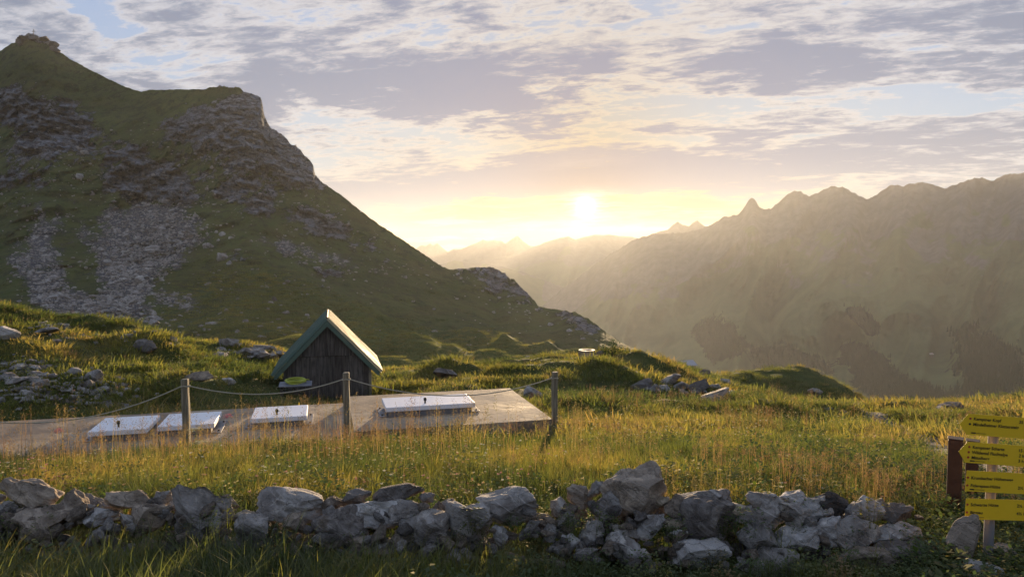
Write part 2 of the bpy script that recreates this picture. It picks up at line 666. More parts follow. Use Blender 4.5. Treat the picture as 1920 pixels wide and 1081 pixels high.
def mat_paint(name, colour, rough=0.5, metal=0.0, dirt=0.25, scale=4.0, dirt_col=(0.12, 0.10, 0.07), spec=0.4, bump=0.1):
    m, n, p = principled(name)
    O = n.obj()
    n1 = n.noise(O, scale, 6, 0.65, 0.4)
    n2 = n.noise(O, scale * 9, 4, 0.6)
    c = n.mix(n.mul(n.ramp(n1, 0.45, 0.75), dirt), colour, dirt_col)
    c = n.mix(n.mul(n.ramp(n2, 0.55, 0.8), dirt * 0.7), c, dirt_col)
    n.put(p.inputs['Base Color'], c)
    n.put(p.inputs['Roughness'], n.ramp(n1, 0.3, 0.7, rough * 0.8, min(1.0, rough * 1.25)))
    p.inputs['Metallic'].default_value = metal
    p.inputs['Specular IOR Level'].default_value = spec
    n.put(p.inputs['Normal'], n.bump(n2, bump, 0.004))
    return m


def mat_leaf(name, root, tips, trans=0.5, tcol=1.4, rough=0.6):
    """thin plant matter, lit through; tint varies per clump (instancer attribute 'tint') between the listed colours"""
    m = bpy.data.materials.new(name)
    m.use_nodes = True
    n = NT(m.node_tree)
    tint = n.attr('tint', kind='INSTANCER')
    t = n.attr('along')
    c = tips[0]
    k = len(tips) - 1
    for i in range(k):
        c = n.mix(n.ramp(tint, i / k, (i + 1) / k, smooth=False), c, tips[i + 1])
    c = n.mix(n.ramp(t, 0.0, 0.55), n.mix(0.55, c, root), c)
    d = n.node('ShaderNodeBsdfDiffuse')
    n.put(d.inputs['Color'], c)
    tr = n.node('ShaderNodeBsdfTranslucent')
    n.put(tr.inputs['Color'], n.mix(1.0, c, (tcol, tcol, tcol * 0.8), 'MULTIPLY'))
    gl = n.node('ShaderNodeBsdfGlossy')
    gl.inputs['Roughness'].default_value = rough
    gl.inputs['Color'].default_value = (0.9, 0.85, 0.7, 1)
    mx = n.node('ShaderNodeMixShader')
    mx.inputs[0].default_value = trans
    n.put(mx.inputs[1], d.outputs[0])
    n.put(mx.inputs[2], tr.outputs[0])
    mg = n.node('ShaderNodeMixShader')
    mg.inputs[0].default_value = 0.05
    n.put(mg.inputs[1], mx.outputs[0])
    n.put(mg.inputs[2], gl.outputs[0])
    o = n.node('ShaderNodeOutputMaterial')
    n.put(o.inputs['Surface'], mg.outputs[0])
    return m


M = dict(mountain=mat_mountain(), range=mat_range(), ground=mat_ground(), path=mat_path(), rock=mat_rock(),
         crag=mat_rock('outcrop rock', 0.5), boulder=mat_rock('mountain boulder', 0.08), concrete=mat_concrete(),
         planks=mat_planks(), post=mat_post(),
         green=mat_paint('green painted board', (0.095, 0.150, 0.115), 0.6, dirt=0.3),
         roof=mat_paint('coated roof sheet', (0.42, 0.36, 0.22), 0.68, metal=0.05, dirt=0.2, scale=1.5),
         ridge=mat_paint('ridge cap', (0.10, 0.045, 0.03), 0.5),
         lid=mat_paint('hatch lid sheet', (0.86, 0.84, 0.86), 0.45, metal=0.0, dirt=0.05, scale=2.0, spec=0.5),
         galv=mat_paint('galvanised steel', (0.22, 0.215, 0.225), 0.6, metal=0.2, dirt=0.3, scale=6.0),
         dark=mat_paint('dark rubber', (0.02, 0.019, 0.018), 0.6),
         yellow=mat_paint('yellow sign sheet', (0.84, 0.52, 0.018), 0.5, dirt=0.10, scale=3.0, spec=0.3),
         ink=mat_paint('black print', (0.018, 0.016, 0.012), 0.6, dirt=0.0),
         red=mat_paint('red print', (0.38, 0.03, 0.02), 0.6, dirt=0.0),
         timber=mat_paint('stained timber', (0.060, 0.030, 0.020), 0.7, dirt=0.5, scale=9.0, dirt_col=(0.03, 0.018, 0.012)),
         hose=mat_paint('hose plastic', (0.42, 0.46, 0.06), 0.4, dirt=0.1),
         rope=mat_paint('rope', (0.40, 0.36, 0.27), 0.9, dirt=0.3, scale=20),
         white=mat_paint('white metal', (0.34, 0.33, 0.31), 0.7, dirt=0.2),
         shingle=mat_paint('pale sheet roof', (0.38, 0.38, 0.40), 0.6, metal=0.0, dirt=0.1, scale=0.5),
         wood_far=mat_paint('old barn wood', (0.10, 0.08, 0.06), 0.9, dirt=0.3, scale=0.5),
         )

# ------------------------------------------------------------------ foreground terrain
_cols = {
    -500: [(10.5, 842), (13, 790), (15, 730), (17, 660), (19.5, 600), (22, 540), (26, 545), (40, 580), (60, 620), (130, 680)],
    -200: [(10.5, 842), (12.8, 803), (14.2, 750), (15.6, 690), (17.5, 645), (19.5, 610), (21.5, 560), (26, 575), (40, 610), (60, 640), (130, 690)],
    0: [(8, 885), (10.5, 845), (12.6, 806), (14.0, 755), (15.2, 702), (17.2, 662), (19.2, 638), (20.8, 600), (22.5, 570), (27, 590), (40, 625), (60, 660), (130, 710)],
    110: [(12.6, 799), (14.2, 748), (15.4, 704), (17.5, 668), (20.0, 645), (22.2, 616), (23.8, 604), (28, 622), (40, 650), (60, 680)],
    220: [(8, 878), (10.5, 840), (12.7, 794), (14.4, 750), (15.8, 708), (17.5, 682), (20.0, 660), (22.6, 640), (24.6, 615), (29, 632), (42, 660), (60, 690), (130, 740)],
    330: [(10.5, 836), (12.9, 787), (14.6, 748), (16.0, 710), (17.5, 694), (20.0, 675), (23.0, 660), (25.4, 643), (30, 656), (60, 705)],
    430: [(8, 872), (10.5, 834), (13, 784), (15.0, 750), (16.4, 722), (18.0, 706), (20.5, 690), (23.5, 670), (26, 655), (31, 668), (60, 715), (130, 750)],
    520: [(10.5, 833), (13.0, 784), (15, 764), (17, 748), (19, 730), (22, 700), (25, 676), (27, 664), (32, 676), (60, 725)],
    600: [(8, 868), (10.5, 832), (13.0, 785), (15, 766), (18, 753), (22, 728), (26, 704), (30, 690), (38, 702), (60, 740), (130, 770)],
    800: [(8, 866), (10.5, 830), (12, 808), (14, 780), (17, 747), (20, 724), (24, 704), (27, 689), (33, 702), (60, 750), (130, 800)],
    1000: [(8, 865), (10.5, 829), (12, 806), (14, 777), (17, 744), (20, 722), (24, 702), (27, 684), (33, 694), (60, 745), (130, 800)],
    1100: [(8, 864), (10.5, 826), (14, 776), (18, 738), (22, 705), (25, 682), (28, 665), (34, 676), (60, 730)],
    1180: [(8, 862), (10.5, 824), (14, 776), (18, 744), (22, 716), (25, 692), (28.5, 667), (35, 674), (60, 720), (130, 790)],
    1300: [(8, 860), (10.5, 822), (14, 781), (18, 757), (22, 742), (25, 728), (29, 711), (35, 696), (42, 698), (72, 735), (130, 790)],
    1400: [(10.5, 822), (14, 784), (18, 764), (22, 752), (26, 738), (29, 726), (34, 736), (46, 745), (52, 722), (57, 701), (66, 712), (80, 745)],
    1480: [(8, 860), (10.5, 822), (14, 787), (18, 768), (22, 756), (25, 750), (29, 760), (40, 775), (49, 765), (53, 730), (57, 699), (66, 712), (80, 745), (130, 800)],
    1560: [(10.5, 823), (14, 789), (18, 770), (23, 761), (27, 768), (36, 780), (49, 772), (54, 745), (58, 719), (66, 735), (80, 765)],
    1650: [(8, 862), (10.5, 824), (14, 791), (18, 774), (24, 768), (30, 774), (45, 792), (58, 770), (66, 790), (80, 810), (130, 840)],
    1750: [(10.5, 826), (14, 793), (18, 775), (24, 765), (28, 762), (36, 790), (60, 830)],
    1920: [(8, 865), (10.5, 827), (14, 788), (18, 766), (24, 754), (28, 752), (36, 776), (60, 830), (130, 860)],
    2400: [(10.5, 827), (14, 782), (20, 752), (26, 742), (34, 752), (60, 820), (130, 860)],
}
_pts = []
for px, rows in _cols.items():
    near = [(2.0, None, -1.96), (3.2, None, -1.99), (4.0, None, -2.05), (4.6, None, -2.07), (6.2, None, -2.14)]
    for d, _, z in near:
        _pts.append(((px - 960.0) / F, math.log(d), z / d))
    for d, py in rows:
        u, t = ray(px, py)
        _pts.append((float(u), math.log(d), float(t)))
for uu in (-1.6, 1.6):
    for d, z in ((2, -1.96), (4.8, -2.05), (8, -2.4), (14, -3.2), (28, -4.5), (60, -14), (130, -40)):
        _pts.append((uu, math.log(d), z / d))
_P = np.array(_pts)


def _tps(r2):
    return 0.5 * r2 * np.log(r2 + 1e-12)


_n = len(_P)
_D2 = (_P[:, None, 0] - _P[None, :, 0]) ** 2 + (_P[:, None, 1] - _P[None, :, 1]) ** 2
_A = np.zeros((_n + 3, _n + 3))
_A[:_n, :_n] = _tps(_D2) + np.eye(_n) * 2e-4
_A[:_n, _n] = 1
_A[:_n, _n + 1:] = _P[:, :2]
_A[_n, :_n] = 1
_A[_n + 1:, :_n] = _P[:, :2].T
_W = np.linalg.solve(_A, np.concatenate([_P[:, 2], np.zeros(3)]))


def smooth_ground(x, y):
    x = np.asarray(x, float)
    y = np.asarray(y, float)
    sh = x.shape
    xx, yy = x.ravel(), np.maximum(y.ravel(), 2.0)
    u = np.clip(xx / yy, -1.7, 1.7)
    v = np.log(yy)
    out = np.empty_like(u)
    for i in range(0, len(u), 20000):
        s = slice(i, i + 20000)
        r2 = (u[s, None] - _P[None, :, 0]) ** 2 + (v[s, None] - _P[None, :, 1]) ** 2
        out[s] = _tps(r2) @ _W[:_n] + _W[_n] + u[s] * _W[_n + 1] + v[s] * _W[_n + 2]
    return (out * yy).reshape(sh)


# frame of the concrete slab and the hut (both lie askew to the view)
A_ = math.radians(15.0)
U = Vector((math.cos(A_), math.sin(A_), 0))
V = Vector((-math.sin(A_), math.cos(A_), 0))
SLAB_Z = -2.75
SLAB2_Z = -2.87
S0 = Vector((0.66, 11.52, 0))            # front right corner of the main slab
HUT_O = Vector((-4.70, 18.0, 0))
HA = math.radians(14.0)
HUT_U = Vector((math.cos(HA), math.sin(HA), 0))
HUT_V = Vector((-math.sin(HA), math.cos(HA), 0))


def slab_uv(x, y):
    rx, ry = np.asarray(x) - S0.x, np.asarray(y) - S0.y
    return rx * U.x + ry * U.y, rx * V.x + ry * V.y


def in_slab(x, y, pad=0.0):
    u, v = slab_uv(x, y)
    return (u < pad) & (u > -12.0 - pad) & (v > -pad) & (v < 2.72 + pad)


PATH = [at(1900, 905, 6.6), at(1830, 868, 8.0), at(1770, 838, 9.6), at(1700, 806, 12.2), at(1640, 790, 14.5), at(1600, 780, 17.0),
        at(1585, 770, 20.0), at(1560, 764, 23.0)]


def path_dist(x, y):
    best = np.full(np.shape(x), 1e9)
    for a, b in zip(PATH[:-1], PATH[1:]):
        ax, ay, bx, by = a.x, a.y, b.x, b.y
        t = np.clip(((x - ax) * (bx - ax) + (y - ay) * (by - ay)) / ((bx - ax) ** 2 + (by - ay) ** 2), 0, 1)
        best = np.minimum(best, np.hypot(x - ax - t * (bx - ax), y - ay - t * (by - ay)))
    return best


# hand-placed grassy mounds (px, py of the top, distance, radius, height)
MOUNDS = [(280, 640, 20.5, 0.95, 0.50), (20, 640, 17.5, 0.6, 0.3), (840, 702, 23.5, 1.0, 0.32), (420, 672, 23.0, 0.8, 0.25),
          (1225, 678, 27.0, 1.2, 0.35), (380, 715, 15.8, 0.8, 0.18), (1160, 705, 22.0, 1.0, 0.3), (1450, 765, 15.0, 1.0, 0.18),
          (1580, 785, 15.5, 0.7, 0.14), (1690, 784, 16.5, 0.9, 0.2), (1630, 776, 18.5, 0.8, 0.2), (1540, 702, 60.0, 3.0, 0.4),
          (1000, 705, 22.5, 0.9, 0.25), (1080, 690, 23.5, 0.9, 0.22), (200, 612, 24.0, 1.2, 0.3), (470, 668, 25.0, 1.0, 0.3), (1340, 735, 21.0, 0.9, 0.22), (1420, 752, 18.0, 0.9, 0.2)]
_mounds = []
for px, py, d, r, h in MOUNDS:
    u, _ = ray(px, py)
    _mounds.append((float(u * d), d, r, h))


def ground(x, y):
    x = np.asarray(x, float)
    y = np.asarray(y, float)
    z = smooth_ground(x, y)
    a = sstep(9.0, 20.0, y)
    z = z + fbm(x * 0.22, y * 0.22, None, 3) * 0.20 * a + fbm(x * 0.75 + 40, y * 0.75, None, 3) * (0.035 + 0.20 * a) + fbm(x * 2.3, y * 2.3 + 7, None, 2) * (0.015 + 0.05 * a)
    for mx, my, r, h in _mounds:
        z = z + h * np.exp(-(((x - mx) / (r * 1.3)) ** 2 + ((y - my) / r) ** 2) ** 1.4)
    # ground under and beside the slab stays below its top
    u, v = slab_uv(x, y)
    du = np.maximum(np.maximum(u, -12.5 - u), 0)
    dv = np.maximum(np.maximum(-v, v - 2.72), 0)
    k = 1 - sstep(0.0, 0.7, np.hypot(du, dv))
    zs = np.where(u > -3.15, SLAB_Z - 0.17, SLAB2_Z - 0.10)
    z = z + (np.minimum(z, zs) - z) * k
    z = z - 0.05 * (1 - sstep(0.15, 0.45, path_dist(x, y)))
    return z


def ground_at(x, y):
    return float(ground(np.array([x]), np.array([y]))[0])


nu, nv = 460, 470
uu = np.linspace(-1.45, 1.45, nu)
vv = np.linspace(math.log(2.0), math.log(130.0), nv)
UU, VV = np.meshgrid(uu, vv)
YY = np.exp(VV)
XX = UU * YY
ZZ = ground(XX, YY)
vs = np.stack([XX, YY, ZZ], -1).reshape(-1, 3)
fs = grid_faces(nv, nu)
# ground around the camera itself
gx, gy = np.meshgrid(np.linspace(-14, 14, 30), np.linspace(-16, 2.3, 20))
gz = np.full_like(gx, -2.0) + fbm(gx * 0.5, gy * 0.5, None, 2) * 0.03
b = len(vs)
vs = np.concatenate([vs, np.stack([gx, gy, gz], -1).reshape(-1, 3)])
fs = np.concatenate([fs, grid_faces(20, 30) + b])
meadow = link('meadow', np_mesh('meadow', vs, fs, smooth=True), M['ground'])
tag(meadow, 'hummocky alpine meadow falling away from the stone wall to the hill crests', 'meadow', kind='structure')

# trodden path, a sheet just above the soil
pp, cum = [], 0
for a, b in zip(PATH[:-1], PATH[1:]):
    for k in range(12):
        pp.append(a.lerp(b, k / 12))
pp = np.array([[p.x, p.y] for p in pp])
for _ in range(6):
    pp[1:-1] = (pp[:-2] + 2 * pp[1:-1] + pp[2:]) / 4
tan = np.gradient(pp, axis=0)
tan /= np.linalg.norm(tan, axis=1)[:, None]
nor = np.stack([tan[:, 1], -tan[:, 0]], -1)
wd = 0.27 + 0.12 * perlin(np.arange(len(pp)) * 0.31, np.zeros(len(pp)))
rows = np.linspace(-1, 1, 9)
pv = pp[:, None, :] + nor[:, None, :] * (rows[None, :] * wd[:, None])[..., None]
pv = pv + 0.05 * np.stack([perlin(pv[..., 0] * 2, pv[..., 1] * 2), perlin(pv[..., 0] * 2 + 9, pv[..., 1] * 2)], -1)
pz = ground(pv[..., 0], pv[..., 1]) + 0.012 + 0.02 * (1 - rows[None, :] ** 2)
path = link('path', np_mesh('path', np.concatenate([pv, pz[..., None]], -1).reshape(-1, 3), grid_faces(len(pp), 9), smooth=True), M['path'])
tag(path, 'narrow trodden dirt path winding through the meadow on the right', 'path', kind='structure')


# ------------------------------------------------------------------ mountains
def interp(tab, x):
    t = np.array(tab, float)
    return np.interp(x, t[:, 0], t[:, 1])


def blob(px, py, cx, cy, rx, ry, rot=0.0, p=1.0):
    c, s = math.cos(math.radians(rot)), math.sin(math.radians(rot))
    a = ((px - cx) * c + (py - cy) * s) / rx
    b = (-(px - cx) * s + (py - cy) * c) / ry
    return np.exp(-(a * a + b * b) ** p)


SIL_L = [(-1000, 230), (-600, 250), (-300, 215), (-120, 165), (-60, 135), (-20, 108), (0, 96), (20, 82), (33, 77), (35, 67), (48, 64), (62, 64), (70, 66),
         (76, 70), (80, 66), (88, 73), (93, 76), (105, 84), (110, 95), (130, 110), (160, 126), (200, 147), (240, 165), (265, 172), (285, 168),
         (310, 169), (340, 168), (385, 167), (395, 163), (420, 162), (450, 166), (475, 175), (490, 184), (494, 200), (495, 215), (505, 238),
         (520, 246), (535, 256), (545, 268), (565, 285), (575, 293), (588, 308), (590, 325), (600, 338), (640, 366), (680, 398), (700, 413),
         (740, 440), (770, 460), (800, 480), (830, 500), (845, 506), (880, 501), (925, 499), (945, 512), (965, 525), (985, 545), (1000, 560),
         (1010, 574), (1030, 578), (1060, 582), (1080, 586), (1100, 595), (1120, 610), (1140, 625), (1160, 640), (1190, 652), (1220, 662),
         (1250, 673), (1300, 688), (1360, 708), (1420, 730)]
RIDGE_D = [(-1000, 640), (63, 585), (270, 530), (440, 490), (590, 440), (840, 400), (930, 430), (1010, 370), (1080, 330), (1220, 270), (1420, 220)]
FOOT_PY = [(-1000, 690), (0, 700), (500, 722), (1000, 740), (1200, 735), (1420, 760)]
FOOT_D = [(-1000, 60), (0, 62), (500, 56), (1000, 60), (1200, 80), (1420, 110)]
nl, ml = 760, 380
pxs = np.linspace(-900, 1410, nl)
# finer columns inside the picture
pxs = np.sort(np.concatenate([np.linspace(-900, -20, 110), np.linspace(-18, 1410, nl - 110)]))
ss = np.linspace(0, 1, ml) ** 0.92
PX, SS = np.meshgrid(pxs, ss)
sil = interp(SIL_L, PX)
sil = sil + perlin(PX * 0.13, SS * 0 + 2.2) * 1.2 + perlin(PX * 0.37, SS * 0 + 8.2) * 0.7
fpy, fd, rd = interp(FOOT_PY, PX), interp(FOOT_D, PX), interp(RIDGE_D, PX)
_kern = np.exp(-np.linspace(-2.5, 2.5, 121) ** 2 / 2)
_lin = np.arange(-1200, 1700)
_sm = np.convolve(np.pad(interp(SIL_L, _lin), 60, mode='edge'), _kern / _kern.sum(), 'valid')
sil_s = np.interp(PX, _lin, _sm)
crag = blob(PX, PX * 0, 70, 0, 45, 9, 0, 2) + blob(PX, PX * 0, 500, 0, 105, 9, 0, 3) + 0.7 * blob(PX, PX * 0, 935, 0, 70, 9, 0, 2) + 0.5 * blob(PX, PX * 0, 1090, 0, 50, 9, 0, 2)
sil = sil + crag * (perlin(PX * 0.09, PX * 0 + 12.2) * 4.0 + perlin(PX * 0.24, PX * 0 + 5.2) * 3.0 + np.abs(perlin(PX * 0.5, PX * 0 + 1.2)) * 2.5)
PY = fpy + (sil_s - fpy) * SS + (sil - sil_s) * SS ** 7
DD = fd + (rd - fd) * SS ** 0.60
nzx, nzy = PX * 0.004, PY * 0.004
# masks of bare rock and scree, read off the photograph
rock = (0.80 * blob(PX, PY, 95, 235, 108, 58, 8, 1.4) + 0.7 * blob(PX, PY, 15, 200, 45, 30) + 0.85 * blob(PX, PY, 262, 330, 92, 52, 20, 1.5)
        + 0.75 * blob(PX, PY, 325, 362, 52, 20, 15) + 0.85 * blob(PX, PY, 478, 225, 66, 66, 25, 1.6) + 0.85 * blob(PX, PY, 545, 300, 80, 36, 42, 1.6)
        + 0.42 * blob(PX, PY, 420, 250, 95, 75, 30) + 0.55 * blob(PX, PY, 600, 420, 50, 26, 25) + 0.62 * blob(PX, PY, 425, 362, 26, 16, 30)
        + 0.6 * blob(PX, PY, 480, 385, 30, 14, 10) + 0.45 * blob(PX, PY, 340, 235, 50, 25) + 0.9 * blob(PX, PY, 68, 70, 42, 12, 8)
        + 0.75 * blob(PX, PY, 940, 525, 75, 30, 35) + 0.6 * blob(PX, PY, 1095, 608, 45, 16, 30) + 0.6 * blob(PX, PY, 440, 480, 24, 16)
        + 0.45 * blob(PX, PY, 700, 470, 60, 20, 30) + 0.45 * blob(PX, PY, 620, 510, 40, 14, 10) + 0.4 * blob(PX, PY, 40, 340, 70, 50) + 0.4 * blob(PX, PY, 450, 330, 120, 50, 35))
scree = (0.95 * blob(PX, PY, 275, 448, 104, 76, -10, 1.8) + 0.7 * blob(PX, PY, 235, 525, 58, 48, 60, 1.4) + 0.7 * blob(PX, PY, 75, 520, 66, 44, 35, 1.4)
         + 0.7 * blob(PX, PY, 170, 580, 105, 30, 8, 1.4) + 0.55 * blob(PX, PY, 330, 565, 65, 18, 5) + 0.6 * blob(PX, PY, 545, 465, 60, 18, 18)
         + 0.45 * blob(PX, PY, 640, 490, 60, 12, 18) + 0.5 * blob(PX, PY, 75, 450, 30, 34) + 0.3 * blob(PX, PY, 100, 400, 70, 60))
scree = np.clip(scree + (scree > 0.05) * 0.30 * fbm(PX * 0.035, PY * 0.03, None, 4), 0, 1)
_st = PY + 0.35 * PX
rock = rock + 0.34 * fbm(PX * 0.018, _st * 0.03, None, 4) * (0.35 + np.clip(rock, 0, 1) * 1.3) + 0.16 * fbm(PX * 0.09, _st * 0.12, None, 3) + 0.09
dry = np.clip(blob(PX, PY, 1000, 620, 160, 40, 10) * 0.25 + blob(PX, PY, 700, 430, 120, 14, 40) * 0.4 + fbm(PX * 0.01, PY * 0.03, None, 3) * 0.35, 0, 1)
u_, t_ = ray(PX, PY)
X0, Y0, Z0 = u_ * DD, DD, t_ * DD
# relief: spurs and gullies, hummocks on the pasture, ribs on the crags (moves the surface towards or from us)
fade = np.clip(1.0 - SS ** 6, 0, 1)
rk = sstep(0.35, 0.75, rock)
amp = DD * 0.016
rel = fbm(X0 * 0.011, Y0 * 0.008 + Z0 * 0.012, None, 4) * amp * 2.2
rel = rel + fbm(X0 * 0.05, Y0 * 0.05, Z0 * 0.05, 4) * amp * 0.95
tilt_z = Z0 + 0.25 * X0
rel = rel + rk * (ridged(X0 * 0.04, tilt_z * 0.10, Y0 * 0.03, 5) - 0.9) * amp * 1.7
rel = rel + rk * (np.abs(((tilt_z * 0.16 + fbm(X0 * .03, Z0 * .03, None, 3) * 1.2) % 1.0) - 0.5) - 0.25) * amp * 1.1
DDn = DD - rel * (0.12 + 0.88 * fade)
rwin = sstep(0.0, 0.08, SS) * (1 - sstep(0.30, 0.62, SS)) * sstep(380, 760, PX)
roll = ((ridged(X0 * 0.020 + 0.006 * Y0, Y0 * 0.016, None, 3) - 0.8) * 6.5 + fbm(X0 * 0.06, Y0 * 0.05, None, 3) * 2.6) * rwin * DD / 220.0
roll = roll + fbm(X0 * 0.045, Y0 * 0.03, None, 3) * 1.6 * sstep(0.0, 0.08, SS) * (1 - sstep(0.16, 0.45, SS))
micro = fbm(X0 * 0.25, Y0 * 0.25, Z0 * 0.25, 3) * 0.32 * (0.5 + 1.6 * rk) * (0.25 + 0.75 * fade)
XL, YL, ZL = u_ * DDn, DDn, t_ * DDn + roll + micro
# far side of the ridge
backs = []
for k, (dd, dz_) in enumerate(((12, -3), (40, -18), (110, -70), (260, -190))):
    s = (YL[-1] + dd) / YL[-1]
    backs.append(np.stack([XL[-1] * s, YL[-1] * s, ZL[-1] + dz_], -1))
VL = np.concatenate([np.stack([XL, YL, ZL], -1), np.stack(backs)], 0)


def padrow(a):
    return np.concatenate([a, np.repeat(a[-1:], 4, 0)], 0)


me = np_mesh('mountain', VL.reshape(-1, 3), grid_faces(ml + 4, nl), smooth=True,
             attrs=dict(rock=np.clip(padrow(rock), 0, 1.3), scree=np.clip(padrow(scree), 0, 1), dry=padrow(dry), pasture=padrow((1 - sstep(0.2, 0.6, SS)) * sstep(330, 700, PX))))
mountain = link('mountain', me, M['mountain'])
tag(mountain, 'steep grassy mountain with grey crags and scree rising on the left', 'mountain', kind='structure')


def on_mountain(px, py):
    j = int(np.argmin(np.abs(pxs - px)))
    i = int(np.argmin(np.abs(PY[:, j] - py)))
    return Vector((float(XL[i, j]), float(YL[i, j]), float(ZL[i, j])))


def make_range(name, sil_tab, ridge_d, foot_d, foot_py, n, m, label, power=0.9, spur=0.06, spur_scale=0.012, jag=1.0, x0=None, x1=None,
               rock_top=0.5, mat='range', forest_tab=(), rough=1.0):
    px = np.linspace(x0 if x0 is not None else sil_tab[0][0], x1 if x1 is not None else sil_tab[-1][0], n)
    s = np.linspace(0, 1, m)
    PXr, Sr = np.meshgrid(px, s)
    sl = interp(sil_tab, PXr) + jag * (perlin(PXr * 0.11, Sr * 0 + 4.1) * 1.5 + perlin(PXr * 0.33, Sr * 0 + 1.3) * 0.8)
    rdv = interp(ridge_d, PXr)
    fdv = interp(foot_d, PXr)
    fp = interp(foot_py, PXr)
    PYr = fp + (sl - fp) * Sr
    D = fdv + (rdv - fdv) * Sr ** power
    win = np.clip(np.sin(np.pi * np.clip(Sr, 0, 1) ** 0.8), 0, 1)
    drift = fbm(PXr * 0.004, PYr * 0.004, None, 2) * 34 * rough + (PYr - 450) * 0.35
    rel = (ridged((PXr + drift) * spur_scale, PYr * 0.0035 + 5.0, None, 4, gain=0.34) - 1.0) * D * spur
    rel = rel + fbm(PXr * 0.05, PYr * 0.05, None, 4) * D * 0.0035 * rough
    D = D - rel * (0.06 + 0.94 * win)
    u, t = ray(PXr, PYr)
    P = np.stack([u * D, D, t * D], -1)
    b_ = []
    for dd, dz2 in ((0.03, -0.02), (0.12, -0.10), (0.3, -0.25)):
        q = P[-1].copy()
        q[:, :2] *= 1 + dd
        q[:, 2] += dz2 * D[-1]
        b_.append(q)
    P = np.concatenate([P, np.stack(b_)], 0)
    pad = lambda a: np.concatenate([a, np.repeat(a[-1:], 3, 0)], 0)
    rockm = sstep(rock_top, 1.0, Sr + 0.16 * fbm(PXr * 0.02, PYr * 0.02, None, 4))
    forest = np.zeros_like(PXr)
    for f in forest_tab:
        forest = np.maximum(forest, blob(PXr, PYr, *f))
    forest = forest + 0.25 * fbm(PXr * 0.025, PYr * 0.03, None, 4)
    me = np_mesh(name, P.reshape(-1, 3), grid_faces(m + 3, n), smooth=True, attrs=dict(rock=pad(rockm), forest=np.clip(pad(forest), 0, 1)))
    o = link(name, me, M[mat])
    tag(o, label, 'mountain', kind='structure')
    return o, PXr, PYr, P[:m], forest


SIL_R = [(880, 700), (980, 606), (1050, 545), (1120, 492), (1165, 464), (1190, 449), (1225, 438), (1290, 435), (1322, 426), (1340, 416), (1355, 408), (1380, 403), (1391, 395),
         (1398, 384), (1404, 374), (1410, 370), (1417, 375), (1425, 391), (1445, 393), (1456, 382), (1475, 366), (1490, 358), (1500, 358), (1518, 368),
         (1530, 362), (1545, 354), (1560, 350), (1580, 350), (1592, 358), (1610, 366), (1630, 373), (1645, 364), (1660, 352), (1675, 345), (1690, 350), (1705, 344),
         (1725, 342), (1745, 344), (1770, 354), (1800, 342), (1825, 333), (1845, 335), (1865, 338), (1885, 328), (1905, 325), (1920, 324),
         (1990, 318), (2100, 330), (2300, 335), (2700, 350)]
FOREST = [(1640, 700, 75, 45, 35), (1480, 690, 90, 45, 15), (1860, 690, 90, 60, 40), (1350, 640, 60, 40, 30), (1700, 735, 120, 25, 10), (1620, 600, 40, 18, 35)]
rng_r, PXR, PYR, PR, FOR = make_range('mountain_range', SIL_R, [(880, 4200), (1200, 3600), (1410, 3100), (1920, 2500), (2700, 2300)],
                                     [(880, 1600), (1200, 1250), (1920, 820), (2700, 750)], [(880, 800), (2700, 830)], 620, 300,
                                     'jagged hazy mountain range with one pointed rock tooth, right of the sun', 0.85, 0.17, 0.0078, 1.8, 880, 2700,
                                     0.50, forest_tab=FOREST)
make_range('mountain_ridge', [(700, 520), (800, 505), (860, 490), (950, 482), (985, 468), (1020, 455), (1050, 446), (1065, 443), (1078, 449), (1100, 443), (1115, 440),
                              (1140, 440), (1160, 442), (1185, 444), (1220, 452), (1300, 470), (1500, 500)],
           [(700, 6500), (1500, 6500)], [(700, 3000), (1500, 3400)], [(700, 760), (1500, 760)], 260, 60,
           'rounded dark hazy ridge directly below the setting sun', 0.8, 0.04, 0.015, 0.5, rock_top=0.7)
make_range('mountain_peak', [(1150, 500), (1210, 445), (1235, 434), (1252, 430), (1262, 421), (1270, 415), (1280, 421), (1292, 424), (1300, 417), (1307, 412), (1316, 420),
                             (1330, 430), (1400, 470)],
           [(1150, 4900), (1400, 4900)], [(1150, 4100), (1400, 4100)], [(1150, 560), (1400, 560)], 130, 40,
           'pair of small hazy peaks above the ridge right of the sun', 0.8, 0.02, 0.03, 0.5, rock_top=0.3)
make_range('mountain_peak', [(560, 520), (700, 480), (780, 466), (790, 459), (798, 461), (806, 456), (812, 460), (820, 456), (828, 463), (840, 472), (850, 466),
                             (866, 467), (880, 460), (895, 455), (905, 449), (915, 452), (925, 450), (940, 452), (948, 457), (958, 449), (970, 441), (980, 452),
                             (992, 460), (1010, 463), (1060, 480), (1160, 510)],
           [(560, 7600), (1160, 7600)], [(560, 5800), (1160, 5800)], [(560, 600), (1160, 600)], 300, 50,
           'row of pale jagged peaks far away left of the sun', 0.8, 0.02, 0.03, 0.6, rock_top=0.2)
make_range('hill', [(600, 540), (760, 510), (830, 495), (850, 488), (875, 493), (900, 494), (930, 497), (980, 510), (1060, 540), (1200, 600)],
           [(600, 4600), (1200, 4600)], [(600, 2200), (1200, 2600)], [(600, 760), (1200, 760)], 160, 50,
           'low hazy hills beyond the dark knob of the left mountain', 0.8, 0.03, 0.02, 0.4, rock_top=0.9)
